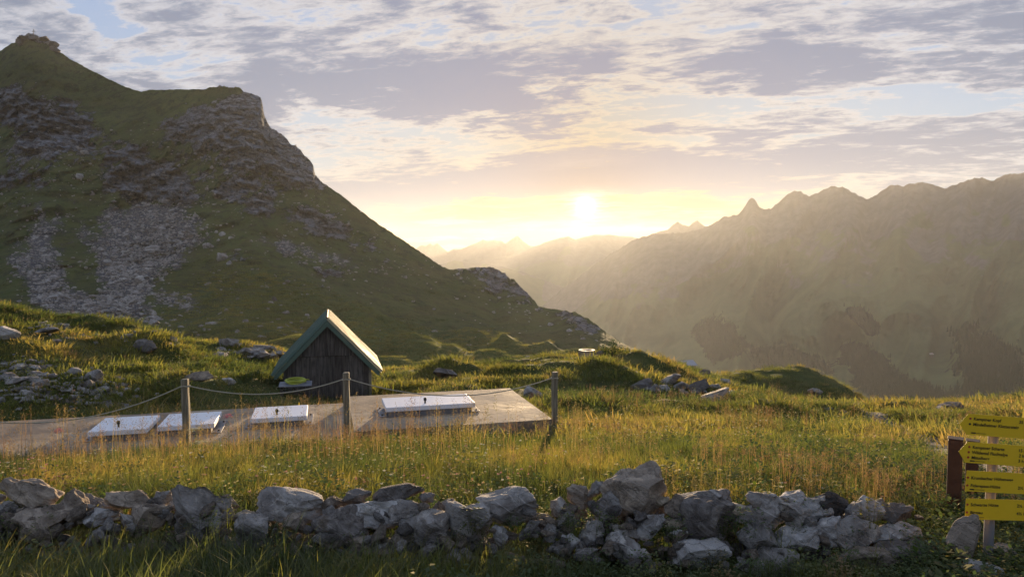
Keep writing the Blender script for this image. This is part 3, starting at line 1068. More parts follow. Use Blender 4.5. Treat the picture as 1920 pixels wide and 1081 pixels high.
# valley floor running out under the haze
gx, gy = np.meshgrid(np.linspace(-12000, 12000, 60), np.linspace(-1500, 10300, 50))
gz = -860 + fbm(gx * 0.0006, gy * 0.0006, None, 3) * 40
gz = np.where(gy < 200, np.minimum(gz, -860), gz)
zero = np.zeros(gx.size)
valley = link('valley', np_mesh('valley', np.stack([gx, gy, gz], -1).reshape(-1, 3), grid_faces(50, 60), smooth=True, attrs=dict(rock=zero, forest=zero)), M['range'])
tag(valley, 'deep valley floor under the haze', 'valley', kind='structure')

# ------------------------------------------------------------------ stones
_t = (1 + 5 ** 0.5) / 2
_iv = np.array([(-1, _t, 0), (1, _t, 0), (-1, -_t, 0), (1, -_t, 0), (0, -1, _t), (0, 1, _t), (0, -1, -_t), (0, 1, -_t), (_t, 0, -1), (_t, 0, 1), (-_t, 0, -1), (-_t, 0, 1)], float)
_if = np.array([(0, 11, 5), (0, 5, 1), (0, 1, 7), (0, 7, 10), (0, 10, 11), (1, 5, 9), (5, 11, 4), (11, 10, 2), (10, 7, 6), (7, 1, 8), (3, 9, 4), (3, 4, 2), (3, 2, 6), (3, 6, 8),
                (3, 8, 9), (4, 9, 5), (2, 4, 11), (6, 2, 10), (8, 6, 7), (9, 8, 1)])
_iv /= np.linalg.norm(_iv, axis=1)[:, None]


def ico(level):
    v, f = _iv.copy(), _if.copy()
    for _ in range(level):
        e = np.sort(np.concatenate([f[:, [0, 1]], f[:, [1, 2]], f[:, [2, 0]]]), axis=1)
        ue, idx = np.unique(e, axis=0, return_inverse=True)
        idx = np.asarray(idx).ravel()
        mid = v[ue[:, 0]] + v[ue[:, 1]]
        mid /= np.linalg.norm(mid, axis=1)[:, None]
        nf = len(f)
        a, b_, c = idx[:nf] + len(v), idx[nf:2 * nf] + len(v), idx[2 * nf:] + len(v)
        v = np.concatenate([v, mid])
        f = np.concatenate([np.stack([f[:, 0], a, c], 1), np.stack([f[:, 1], b_, a], 1), np.stack([f[:, 2], c, b_], 1), np.stack([a, b_, c], 1)])
    return v, f


ICO = {k: ico(k) for k in range(5)}


def rock_verts(seed, level, size, rot=0.0, cuts=11, rough=0.05, yaw=0.0):
    """broken stone: a ball sliced by random planes, then roughened; size is the final box (x, y, z)"""
    r = np.random.default_rng(seed)
    v, f = ICO[level]
    v = v.copy()
    for k in range(cuts):
        n = r.normal(size=3)
        n /= np.linalg.norm(n)
        d = r.uniform(0.38, 0.78)
        e = np.maximum(v @ n - d, 0)
        v = v - e[:, None] * n[None, :]
    o = r.uniform(0, 60, 3)
    if level >= 2:
        nn = v / (np.linalg.norm(v, axis=1)[:, None] + 1e-9)
        d = fbm(v[:, 0] * 1.6 + o[0], v[:, 1] * 1.6 + o[1], v[:, 2] * 1.6 + o[2], 4 if level >= 3 else 2) * rough
        if level >= 3:
            d = d - np.abs(perlin(v[:, 0] * 2.3 + o[1], v[:, 1] * 2.3 + o[2], v[:, 2] * 2.3 + o[0])) * rough * 0.8
        v = v + nn * d[:, None]
    ca, sa = math.cos(rot), math.sin(rot)
    cy, sy_ = math.cos(yaw), math.sin(yaw)
    size = np.asarray(size, float)
    v = v / (v.max(0) - v.min(0)) * size
    R = np.array([[ca, 0, sa], [0, 1, 0], [-sa, 0, ca]])
    Y = np.array([[cy, -sy_, 0], [sy_, cy, 0], [0, 0, 1]])
    v = v @ R.T @ Y.T
    v = v - (v.max(0) + v.min(0)) / 2
    return v, f


TONES = dict(g=(0.36, 0.328, 0.300), l=(0.48, 0.450, 0.425), d=(0.215, 0.190, 0.172), b=(0.32, 0.260, 0.205), t=(0.44, 0.36, 0.27), k=(0.10, 0.088, 0.080))


def stone(name, seed, level, loc, size, rot, tone, mat, parent=None, rough=0.05, cuts=11):
    v, f = rock_verts(seed, level, size, rot, cuts, rough)
    o = link(name, np_mesh(name, v, f, smooth=True, sharp=48 if level >= 3 else 25), mat, parent)
    o.location = loc
    c = np.array(TONES[tone]) * (0.80 + 0.34 * np.random.default_rng(seed).random())
    o.color = (c[0], c[1], c[2], 1)
    return o


# dry stone wall: every stone is a part (px, py of its centre, width, height in photo pixels, tilt, tone)
WALL = [(20, 915, 50, 42, 5, 'b'), (67, 931, 84, 64, 12, 'b'), (135, 942, 58, 50, -15, 'b'), (12, 962, 40, 46, 0, 'g'), (80, 982, 124, 56, 0, 'b'),
        (181, 966, 86, 34, 8, 'l'), (240, 938, 78, 40, 5, 'b'), (304, 934, 38, 34, 0, 'g'), (239, 978, 36, 36, 30, 'g'), (183, 1006, 44, 36, -30, 'g'),
        (279, 976, 80, 54, -10, 'b'), (378, 965, 92, 128, -34, 'g'), (205, 990, 36, 28, 0, 'g'), (463, 968, 42, 26, 0, 't'), (475, 998, 68, 68, -10, 'g'),
        (545, 944, 122, 50, 10, 'g'), (625, 946, 46, 30, 0, 'b'), (553, 978, 50, 40, 0, 'b'), (642, 979, 98, 70, 6, 'd'), (710, 963, 86, 62, -12, 'l'),
        (671, 935, 46, 28, 5, 'd'), (745, 924, 92, 34, -12, 'd'), (772, 957, 84, 42, 6, 'g'), (793, 993, 100, 72, 0, 'g'), (604, 1006, 32, 32, 20, 'g'),
        (682, 1019, 70, 30, 0, 'b'), (716, 1033, 24, 38, -15, 'l'), (740, 1014, 40, 32, 0, 'b'), (881, 977, 76, 84, -12, 'g'), (861, 1047, 46, 34, -20, 'g'),
        (800, 934, 28, 20, 0, 'd'), (950, 950, 108, 64, 6, 'g'), (939, 1006, 26, 40, -30, 'l'), (1049, 954, 32, 40, 10, 'g'), (1087, 929, 50, 42, 15, 'b'),
        (1116, 916, 42, 26, -30, 'g'), (1139, 950, 44, 62, 22, 'l'), (1187, 925, 114, 90, -6, 'b'), (1242, 941, 32, 30, 20, 't'), (1107, 1000, 54, 56, -6, 'l'),
        (1070, 1020, 34, 38, 20, 'l'), (1031, 1002, 24, 30, 0, 'g'), (1219, 988, 58, 36, -42, 'l'), (1174, 994, 50, 26, 0, 'g'), (1167, 1021, 66, 48, -5, 'l'),
        (1259, 985, 32, 26, 10, 't'), (1270, 1009, 40, 32, 5, 'l'), (1263, 942, 38, 38, 0, 'b'), (1206, 1041, 30, 24, 0, 'g'), (1207, 1066, 56, 36, 0, 'g'),
        (979, 1058, 22, 22, 0, 'g'), (1031, 979, 30, 24, 0, 'b'), (1041, 1030, 22, 18, 0, 'l'), (1312, 931, 74, 34, 6, 'g'), (1345, 933, 50, 26, -18, 'd'),
        (1325, 981, 118, 92, -18, 'd'), (1276, 949, 30, 36, 10, 'b'), (1310, 1037, 106, 56, -5, 'l'), (1374, 950, 42, 24, 0, 't'), (1427, 965, 94, 46, 10, 'g'),
        (1433, 941, 62, 38, -5, 'g'), (1492, 967, 66, 56, -12, 'g'), (1533, 956, 54, 54, 5, 'l'), (1486, 930, 50, 24, 0, 'l'), (1560, 948, 58, 48, -10, 'k'),
        (1620, 955, 74, 48, -10, 'l'), (1676, 969, 62, 44, -28, 'd'), (1431, 1011, 92, 62, 5, 'g'), (1495, 1007, 100, 44, -26, 'l'), (1552, 1001, 66, 44, -40, 'l'),
        (1597, 998, 88, 56, -22, 'g'), (1668, 995, 94, 36, -10, 'l'), (1444, 1064, 112, 56, 3, 'g'), (1602, 1048, 128, 44, -14, 'b'), (1692, 1037, 100, 62, -10, 'd'),
        (1380, 961, 24, 14, 0, 't'), (1394, 1035, 44, 40, 0, 'd'), (1520, 1040, 60, 40, 0, 'd'), (1370, 1000, 34, 40, 0, 'd'), (900, 1020, 60, 40, 0, 'd'),
        (1130, 1045, 60, 36, 0, 'd'), (1240, 1030, 50, 36, 0, 'd'), (560, 1020, 70, 40, 0, 'd'), (420, 1030, 70, 40, 0, 'b'), (330, 1010, 60, 40, 0, 'b'),
        (120, 1025, 80, 36, 0, 'b'), (20, 1010, 60, 40, 0, 'b'), (-60, 940, 90, 70, 0, 'g'), (-70, 1000, 100, 60, 0, 'b'), (-170, 960, 110, 80, 8, 'g'),
        (420, 950, 50, 40, 0, 'b'), (330, 950, 40, 34, 0, 'g'), (520, 985, 40, 40, 0, 'd'), (840, 960, 44, 50, 0, 'd'), (1010, 985, 50, 40, 0, 'd'),
        (1075, 970, 50, 40, 0, 'd'), (1225, 960, 50, 40, 0, 'd'), (1180, 965, 44, 36, 0, 'k'), (1140, 990, 40, 40, 0, 'k'), (1640, 1020, 70, 40, 0, 'd'),
        (1570, 975, 50, 40, 0, 'd'), (1730, 1060, 60, 40, 0, 'd'), (690, 1000, 60, 40, 0, 'd'), (160, 950, 50, 44, 0, 'd'), (205, 960, 46, 40, 0, 'd')]
wall = empty('stone_wall', (0, 4.75, ground_at(0, 4.75)))
tag(wall, 'low tumbled dry stone wall of grey limestone along the front of the meadow', 'stone wall')
wall_off = Vector(wall.location)
for i, (px, py, ww, hh, rot, tone) in enumerate(WALL):
    d = 4.95 - 0.42 * (py - 915) / 140.0
    if i >= 76:
        d += 0.16                     # core stones behind the face
    loc = at(px, py, d)
    k = d / F
    rr = math.radians(rot)
    dep = (ww * 0.55 + hh * 0.45) * random.uniform(0.8, 1.05)
    stone('stone', 100 + i, 4 if ww * hh > 1500 else 3, loc - wall_off, (ww * k * 1.13, dep * k, hh * k * 1.13), rr, tone, M['rock'], wall, rough=0.13, cuts=13)
# small packing stones between the big ones
sm = [rock_verts(900 + k, 3, (1, 0.8, 0.7), 0, 10, 0.08) for k in range(8)]
sm_me = [np_mesh('stone', v, f, smooth=True, sharp=25) for v, f in sm]
for me in sm_me:
    me.materials.append(M['rock'])
r = np.random.default_rng(21)
for i in range(380):
    px = r.uniform(-60, 1740)
    py = r.uniform(945, 1062)
    if i < 60:
        px, py = r.uniform(980, 1290), r.uniform(955, 1060)
    if i > 230:
        px = r.uniform(-60, 960)
    d = 4.93 - 0.42 * (py - 915) / 140.0 + r.uniform(-0.06, 0.07)
    s = r.uniform(12, 36) * d / F
    o = link('stone', sm_me[i % 8], None, wall)
    o.location = at(px, py, d) - wall_off
    o.scale = (s * r.uniform(0.9, 1.6), s, s * r.uniform(0.8, 1.1))
    o.rotation_euler = (r.uniform(-0.6, 0.6), r.uniform(-0.6, 0.6), r.uniform(0, 6.28))
    c = np.array(TONES['gbdbg'[i % 5]]) * r.uniform(0.7, 1.1)
    o.color = (c[0], c[1], c[2], 1)


KEEP_OUT = []


def meet(px, py, d0):
    u, t = ray(px, py)
    ds = np.linspace(d0 * 0.6, d0 * 1.5, 400)
    below = t * ds < ground(u * ds, ds)
    return float(ds[np.argmax(below)]) if below.any() else d0


def boulder(name, px, py, w_, h_, d, tone, label, cat='boulder', seed=None, rot=0.0, mat='crag', group=None, level=3, drop=0.0, rough=0.07):
    if d > 6:
        d = meet(px, py + h_ * 0.40, d)
    k = d / F
    loc = at(px, py, d)
    size = (w_ * k, w_ * k * 0.8, h_ * k)
    loc.y += size[1] * 0.25
    KEEP_OUT.append((loc.x, loc.y, size[0] * 0.42))
    o = stone(name, seed if seed is not None else int(px * 7 + py), level, loc, size, math.radians(rot), tone, M[mat], rough=rough)
    tag(o, label, cat, group)
    return o


boulder('boulder', 1816, 1022, 62, 112, 4.32, 'b', 'tall brown stone leaning beside the signpost', rot=18, mat='rock', level=4)
boulder('boulder', 1846, 1074, 78, 34, 4.15, 'l', 'pale flat stone at the foot of the signpost', rot=0, mat='rock', level=4)
boulder('boulder', 1895, 1040, 60, 30, 4.45, 'b', 'small brown stone right of the signpost pole', rot=10, mat='rock')
boulder('boulder', 285, 607, 22, 20, 33.5, 'l', 'lone pale boulder on the crest of the left hill')
boulder('boulder', 8, 626, 44, 30, 23.0, 'l', 'pale boulder cut by the left edge under the grassy mound')
boulder('rock_outcrop', 85, 620, 50, 12, 27.0, 'g', 'flat grey slab below the dark turf bank on the left hill', 'rock', rot=-8)
boulder('rock_outcrop', 108, 612, 24, 14, 28.0, 'g', 'small grey rock above the flat slab on the left hill', 'rock')
boulder('rock_outcrop', 272, 650, 44, 26, 24.0, 'd', 'dark rock face poking from the round turf mound', 'rock')
boulder('rock_outcrop', 370, 706, 56, 20, 18.5, 'b', 'brown layered rock behind the left fence post', 'rock', rot=-12)
boulder('boulder', 424, 715, 28, 14, 18.2, 'l', 'white flat stone left of the hut', rot=4)
boulder('rock_outcrop', 171, 706, 30, 26, 18.0, 'g', 'grey rock standing in the dark turf bank above the left lids', 'rock')
boulder('rock_outcrop', 30, 714, 40, 14, 16.5, 'g', 'long grey slab in the stony bank at left', 'rock', rot=-15)
boulder('rock_outcrop', 455, 660, 36, 16, 27.0, 'g', 'first grey rock of the cluster left of the hut roof', 'rock', rot=-10)
boulder('rock_outcrop', 482, 664, 40, 14, 26.5, 'g', 'second grey rock of the cluster, nearer the hut roof', 'rock')
boulder('rock_outcrop', 505, 668, 26, 12, 26.0, 'g', 'third grey rock of the cluster, touching the hut roof edge', 'rock')
boulder('boulder', 1000, 737, 38, 24, 14.2, 'l', 'pale boulder between the concrete slab and the right fence post', rot=12)
boulder('boulder', 835, 700, 46, 18, 23.0, 'd', 'mossy low boulder in the grass behind the big lid')
boulder('rock_outcrop', 1258, 713, 46, 22, 26.5, 'g', 'grey ribbed rock highest of the outcrop on the right slope', 'rock', rot=-10)
boulder('rock_outcrop', 1279, 724, 34, 18, 25.0, 'g', 'small grey rock in the middle of the outcrop on the right slope', 'rock', rot=-8)
boulder('rock_outcrop', 1310, 727, 50, 24, 24.6, 'd', 'turf capped dark rock of the outcrop on the right slope', 'rock', rot=-25)
boulder('rock_outcrop', 1344, 742, 62, 18, 23.4, 'g', 'low streaked grey rock lowest of the outcrop on the right slope', 'rock', rot=-20)
boulder('rock_outcrop', 1205, 722, 46, 20, 25.0, 'd', 'dark brown turf capped rock left of the grey outcrop', 'rock', rot=-10)
boulder('rock_outcrop', 1230, 730, 26, 16, 24.0, 'g', 'small grey rock at the end of the brown turf capped one', 'rock', rot=-30)
boulder('rock_outcrop', 1320, 700, 26, 14, 36.0, 'd', 'dark rock on the crest above the outcrop', 'rock', rot=-20)
boulder('rock_outcrop', 1530, 735, 28, 16, 54.0, 'l', 'pale rock in the dark side of the right knoll', 'rock')
boulder('rock_outcrop', 1640, 764, 48, 20, 50.0, 'g', 'grey rock at the low end of the right knoll', 'rock', rot=-6)
boulder('rock_outcrop', 1612, 768, 26, 14, 48.0, 'g', 'grey rock just left of the one ending the right knoll', 'rock')
boulder('boulder', 1557, 768, 30, 10, 23.0, 'l', 'flat pale stone where the path tops the rise')
boulder('boulder', 1578, 776, 24, 14, 20.0, 'd', 'dark stone beside the path near the rise')
boulder('rock_outcrop', 1790, 764, 46, 20, 24.0, 'd', 'dark rounded rock on the skyline above the signpost', 'rock')
boulder('rock_outcrop', 1768, 768, 30, 12, 24.5, 'g', 'low grey rock left of the dark one on the skyline', 'rock')
boulder('boulder', 1128, 662, 18, 9, 38.0, 'd', 'small dark stone between the round shaft and the shrub')

MB_L = [(418, 441, 16, 13, 'l', 'pale block beside the upper right edge of the scree'), (405, 436, 9, 9, 'l', 'small pale block left of the pale block by the scree'),
        (391, 463, 24, 17, 'g', 'grey block just right of the big scree fan'), (434, 447, 12, 8, 'l', 'small pale block right of the pale block by the scree'),
        (430, 496, 14, 14, 'l', 'pale block below the grey crag in the meadow slope'), (262, 522, 18, 14, 'l', 'large block in the lower tongue of scree'),
        (246, 570, 28, 16, 'g', 'largest block at the foot of the scree'), (320, 397, 12, 8, 'l', 'pale block at the top of the scree'),
        (281, 398, 9, 7, 'l', 'small pale block at the top left of the scree'), (67, 446, 12, 12, 'l', 'pale block high in the left scree'),
        (80, 470, 14, 14, 'l', 'pale block in the middle of the left scree'), (157, 287, 14, 9, 'l', 'lone block between the two crags'),
        (515, 567, 12, 16, 'd', 'dark rock on the smooth pasture left of the hut roof ridge'), (338, 590, 12, 6, 'l', 'small pale rock on the pasture under the scree')]
for px, py, w_, h_, tone, lab in MB_L:
    p = on_mountain(px, py)
    k = p.y / F
    o = stone('boulder', int(px * 3 + py), 2, p, (w_ * k, w_ * k * 0.8, h_ * k), 0.1, tone, M['boulder'])
    tag(o, lab + ' on the left mountain', 'boulder', 'blocks on the left mountain')


def scatter_stones(name, pts, sizes, label, tone, seed, mat):
    r = np.random.default_rng(seed)
    v0, f0 = ICO[0]
    V_, F_ = [], []
    n = len(pts)
    base = v0[None] * (1 + r.uniform(-0.35, 0.35, (n, 12, 1)))
    base = base * (sizes[:, None, None] * np.stack([r.uniform(0.7, 1.4, n), r.uniform(0.7, 1.3, n), r.uniform(0.45, 0.9, n)], -1)[:, None, :])
    a = r.uniform(0, 6.28, n)
    ca, sa = np.cos(a)[:, None], np.sin(a)[:, None]
    x = base[..., 0] * ca - base[..., 1] * sa
    y = base[..., 0] * sa + base[..., 1] * ca
    v = np.stack([x, y, base[..., 2]], -1) + np.asarray(pts)[:, None, :]
    f = f0[None] + (np.arange(n) * 12)[:, None, None]
    o = link(name, np_mesh(name, v.reshape(-1, 3), f.reshape(-1, 3)), M[mat])
    o.color = (*TONES[tone], 1)
    tag(o, label, 'stones', kind='stuff')
    return o


r = np.random.default_rng(31)
prob = np.clip(scree - 0.28, 0, 1) + 0.03 * (rock > 0.15) + (PX < 640) * (0.004 + 0.05 * np.clip(fbm(PX * 0.02, PY * 0.04, None, 4) - 0.25, 0, 1))
cell = (PX > -30) & (PX < 1120) & (PY > 230)
pw = (prob * cell * np.gradient(PY, axis=0).__abs__()).ravel()
pick = r.choice(pw.size, 9000, p=pw / pw.sum())
P_ = VL[:ml].reshape(-1, 3)[pick] + r.normal(0, 0.5, (9000, 3)) * [1, 1, 0.1]
scatter_stones('scree', P_, np.exp(r.normal(-0.85, 0.55, 9000)) * 1.0, 'fans of loose grey scree stones below the crags of the left mountain', 'g', 5, 'boulder')
# rubble in the bank at left of the lids
rp = []
for cx, cy, sx_, sy_, cnt in ((40, 700, 60, 22, 190), (165, 735, 60, 24, 230), (60, 745, 60, 18, 90), (470, 664, 50, 8, 60), (100, 618, 45, 6, 30), (240, 640, 160, 20, 40), (1300, 735, 80, 14, 30)):
    for k in range(cnt):
        px, py = r.normal(cx, sx_ * 0.6), r.normal(cy, sy_ * 0.6)
        u, t = ray(px, py)
        ds = np.linspace(11, 34, 120)
        gz_ = ground(u * ds, ds)
        hit = np.argmax(t * ds < gz_)
        d = ds[hit] if hit > 0 else None
        if d is None or in_slab(u * d, d, 0.1):
            continue
        rp.append((u * d, d, gz_[hit] + 0.02, d))
rp = np.array(rp)
scatter_stones('rubble', rp[:, :3], np.exp(r.normal(-2.75, 0.5, len(rp))) * (rp[:, 3] / 17), 'loose grey rubble stones in the turf bank at left', 'g', 6, 'crag')

# conifers on the far slopes
r = np.random.default_rng(41)
fw = (np.clip(FOR - 0.40, 0, 1) * (PXR > 1180) * (PXR < 2000) * (PYR > 540)).ravel()
pick = r.choice(fw.size, 5000, p=fw / fw.sum())
tp = PR.reshape(-1, 3)[pick] + r.normal(0, 5, (5000, 3)) * [1, 0.6, 0]
hgt = r.uniform(9, 17, 5000)
ring = np.linspace(0, 2 * math.pi, 6)[:-1]
tv, tf = [], []
prof = ((0.20, 0.0), (0.05, 0.45), (0.13, 0.42), (0.0, 1.0))
tmpl = np.array([(rr_ * math.cos(a), rr_ * math.sin(a), z_) for rr_, z_ in prof for a in ring])
tfa = np.array([(i * 5 + k, i * 5 + (k + 1) % 5, (i + 1) * 5 + (k + 1) % 5, (i + 1) * 5 + k) for i in range(3) for k in range(5)])
tv = tmpl[None] * hgt[:, None, None] + tp[:, None, :] - np.array([0, 0, 2.0])
tf = tfa[None] + (np.arange(5000) * 20)[:, None, None]
conif = mat_paint('conifer needles', (0.020, 0.032, 0.014), 0.9, dirt=0.0, spec=0.1)
fo = link('forest', np_mesh('forest', tv.reshape(-1, 3), tf.reshape(-1, 4)), conif)
tag(fo, 'dark conifer forest in patches on the far right mountainside', 'forest', kind='stuff')

# ------------------------------------------------------------------ concrete slab and lids
SA = math.atan2(U.y, U.x)
slab = empty('concrete_slab', (S0.x, S0.y, SLAB_Z), SA)
tag(slab, 'weathered concrete tank roof with a lower bay on its left', 'concrete slab')


def slab_part(name, u0, u1, v0, v1, ztop, thick, lip=0.0):
    n_u, n_v = 40, 24
    us, vs_ = np.linspace(u0, u1, n_u), np.linspace(v0, v1, n_v)
    A, B = np.meshgrid(us, vs_)
    top = np.stack([A, B, ztop + 0.004 * fbm(A * 2, B * 2, None, 3)], -1)
    mb = MB()
    mb.poly(top.reshape(-1, 3), [tuple(f) for f in grid_faces(n_v, n_u)])
    ring = [(i, 0) for i in range(n_u)] + [(n_u - 1, j) for j in range(1, n_v)] + [(i, n_v - 1) for i in range(n_u - 2, -1, -1)] + [(0, j) for j in range(n_v - 2, 0, -1)]
    pts = [tuple(top[j, i]) for i, j in ring] + [(top[j, i][0], top[j, i][1], ztop - thick) for i, j in ring]
    n = len(ring)
    mb.poly(pts, [(i, i + n, (i + 1) % n + n, (i + 1) % n) for i in range(n)])
    return mb.build(name, M['concrete'], slab)


slab_part('deck', -3.17, 0.0, 0.0, 2.72, 0.0, 0.30)
slab_part('lower_deck', -12.0, -3.175, 0.0, 2.72, SLAB2_Z - SLAB_Z, 0.30)


def hatch(corners, zdeck, h, label, knob=True, flange='lr'):
    ztop = zdeck + h
    loc = [slab_uv(*on_plane(px, py, ztop).xy) for px, py in corners]    # BL BR FR FL
    u0, u1 = (loc[0][0] + loc[3][0]) / 2, (loc[1][0] + loc[2][0]) / 2
    v0, v1 = (loc[2][1] + loc[3][1]) / 2, (loc[0][1] + loc[1][1]) / 2
    w_, dp = float(u1 - u0), float(v1 - v0)
    o = S0 + U * float(u0) + V * float(v0)
    e = empty('tank_hatch', (o.x, o.y, zdeck), SA)
    tag(e, label, 'hatch', 'metal tank lids')
    MB().box(0.05, w_ - 0.05, 0.05, dp - 0.05, -0.02, h - 0.075).build('curb', M['galv'], e)
    MB().box(0, w_, 0, dp, h - 0.075, h).build('lid', M['lid'], e, bevel=0.008)
    for s in flange:
        x0 = -0.09 if s == 'l' else w_ - 0.045
        MB().box(x0, x0 + 0.135, 0.04, dp - 0.04, 0.004, 0.016).build('flange', M['galv'], e, bevel=0.003)
        for yy in (0.14, dp - 0.14):
            bx = x0 + (0.045 if s == 'l' else 0.09)
            MB().lathe([(0.0, 0.034), (0.014, 0.034), (0.016, 0.014)], 6, (bx, yy, 0.002)).build('bolt', M['dark'], e)
    if knob:
        MB().lathe([(0.014, 0.0), (0.014, 0.04), (0.024, 0.045), (0.026, 0.085), (0.016, 0.098), (0, 0.10)], 14, (w_ * 0.45, dp * 0.24, h - 0.002)).build('vent_knob', M['dark'], e, smooth=True)
    return e


hatch([(717, 746), (876, 737), (888, 754), (722, 765)], SLAB_Z, 0.17, 'long white metal lid alone on the raised concrete deck')
hatch([(481, 764), (580, 757), (573, 778), (466, 786)], SLAB2_Z, 0.17, 'white metal lid between the two left fence posts, nearest the hut')
hatch([(319, 777), (417, 769), (402, 792), (290, 801)], SLAB2_Z, 0.17, 'white metal lid partly hidden by the left fence post', knob=False, flange='r')
hatch([(196, 784), (303, 776), (276, 801), (162, 811)], SLAB2_Z, 0.17, 'leftmost white metal lid on the lower concrete bay')

# ------------------------------------------------------------------ rope fence
posts = []


def fence_post(px, py_top, d, label, w_=0.092):
    t = at(px, py_top, d)
    g = ground_at(t.x, t.y)
    h = t.z - g
    e = empty('fence_post', (t.x, t.y, g), 0.12)
    tag(e, label, 'fence post', 'rope fence posts')
    mb = MB()
    a = w_ / 2
    n = 9
    for i in range(n):
        z = -0.35 + (h + 0.35) * i / (n - 1)
        k = 1.0 + 0.03 * math.sin(i * 2.1 + px)
        ox = 0.004 * math.sin(i * 1.3 + px)
        for x, y in ((-a, -a), (a, -a), (a, a), (-a, a)):
            mb.v.append((x * k + ox, y * k, z + (0.004 if i == n - 1 and x > 0 else 0)))
    for i in range(n - 1):
        for k in range(4):
            p, q = i * 4 + k, i * 4 + (k + 1) % 4
            mb.f.append((p, q, q + 4, p + 4))
    mb.f.append(((n - 1) * 4, (n - 1) * 4 + 1, (n - 1) * 4 + 2, (n - 1) * 4 + 3))
    mb.build('shaft', M['post'], e, bevel=0.012)
    mb = MB()
    cir = [(0.058 * math.cos(x) * (1 + 0.12 * math.cos(4 * x + math.pi)), 0.058 * math.sin(x) * (1 + 0.12 * math.cos(4 * x + math.pi)), h - 0.10 + 0.006 * math.sin(3 * x)) for x in np.linspace(0, 2 * math.pi, 17)]
    mb.tube(cir, 0.008, 6, cap=False)
    mb.build('rope_knot', M['rope'], e, smooth=True)
    posts.append(Vector((t.x, t.y, t.z - 0.10)))
    return e


fence_post(-215, 735, 8.95, 'post beyond the left edge holding the end of the rope')
fence_post(347, 710, 9.83, 'left wooden fence post standing before the second lid')
fence_post(649, 698, 10.42, 'middle wooden fence post in front of the hut corner')
fence_post(1040, 697, 11.70, 'right wooden fence post at the slab corner')


def rope(a, b, sag, label):
    pts = []
    d = (b - a).normalized()
    a2, b2 = a + d * 0.05, b - d * 0.05
    for i in range(33):
        t = i / 32
        p = a2.lerp(b2, t)
        p.z -= sag * 4 * t * (1 - t)
        pts.append(p)
    o = MB().tube(pts, 0.0095, 6).build('rope', M['rope'], smooth=True)
    tag(o, label, 'rope', 'ropes of the fence')


rope(posts[0], posts[1], 0.40, 'slack rope running from the left post out of the left edge')
rope(posts[1], posts[2], 0.165, 'slack rope between the left and the middle fence post')
rope(posts[2], posts[3], 0.27, 'slack rope between the middle and the right fence post')

# ------------------------------------------------------------------ hut
HZ_APEX, HZ_EAVE, HZ_BASE = -1.755, -3.12, -4.15
hut = empty('hut', (HUT_O.x, HUT_O.y, HZ_BASE), HA)
tag(hut, 'small dark plank hut with green trimmed gable and ribbed metal roof', 'hut')
DEP = 2.75
hw = 1.31
apex, eave = HZ_APEX - HZ_BASE, HZ_EAVE - HZ_BASE
slope = (apex - eave) / hw
seam = -2.70 - HZ_BASE
x = -1.09
r = random.Random(4)
i = 0


def roof_under(xx):
    return apex - 0.10 - abs(xx) * slope


while x < 1.06:
    pw_ = r.uniform(0.095, 0.135)
    x1 = min(x + pw_, 1.06)
    y0 = 0.13 + r.uniform(-0.006, 0.006)
    # lower plank
    za, zb = min(seam, roof_under(x)), min(seam, roof_under(x1))
    mb = MB()
    out = [(x, 0.0), (x1 - 0.006, 0.0), (x1 - 0.006, zb), (x, za)]
    mb.prism(out, 'y', y0, y0 + 0.028)
    mb.build('plank', M['planks'], hut)
    if roof_under(x) > seam + 0.03 or roof_under(x1) > seam + 0.03:
        za, zb = max(roof_under(x), seam + 0.012), max(roof_under(x1), seam + 0.012)
        pts = [(x, seam + 0.008), (x1 - 0.006, seam + 0.008), (x1 - 0.006, zb)]
        if x < 0 < x1:
            pts.append((0.0, roof_under(0)))
        pts.append((x, za))
        mb = MB()
        mb.prism(pts, 'y', y0 - 0.022, y0 + 0.006)
        mb.build('plank', M['planks'], hut)
    x = x1
# core walls behind the planks, side and rear walls
wl = MB().prism([(-1.085, 0), (1.055, 0), (1.055, roof_under(1.055) - 0.02), (0, roof_under(0) - 0.02), (-1.085, roof_under(1.085) - 0.02)], 'y', 0.17, DEP - 0.15).build('wall', M['planks'], hut)
MB().box(1.03, 1.10, 0.10, 0.16, 0, roof_under(1.1) + 0.0).build('corner_board', M['post'], hut)
# barge boards
for s in (-1, 1):
    bw = 0.105
    cs = math.cos(math.atan(slope))
    pts = [(0, apex - 0.012), (s * hw, eave - 0.012), (s * hw, eave - 0.012 - 0.10), (s * (hw - 0.07), eave - 0.012 - bw / cs + 0.07 * slope), (0, apex - 0.012 - bw / cs)]
    if s < 0:
        pts = pts[::-1]
    MB().prism(pts, 'y', 0.0 + 0.001 * (s + 1), 0.03).build('barge_board', M['green'], hut)
    pts = [(0, apex - 0.012), (s * hw, eave - 0.012), (s * hw, eave - 0.10), (0, apex - 0.012 - bw / cs)]
    MB().prism(pts if s > 0 else pts[::-1], 'y', DEP - 0.03, DEP - 0.001 * (s + 1)).build('barge_board', M['green'], hut)
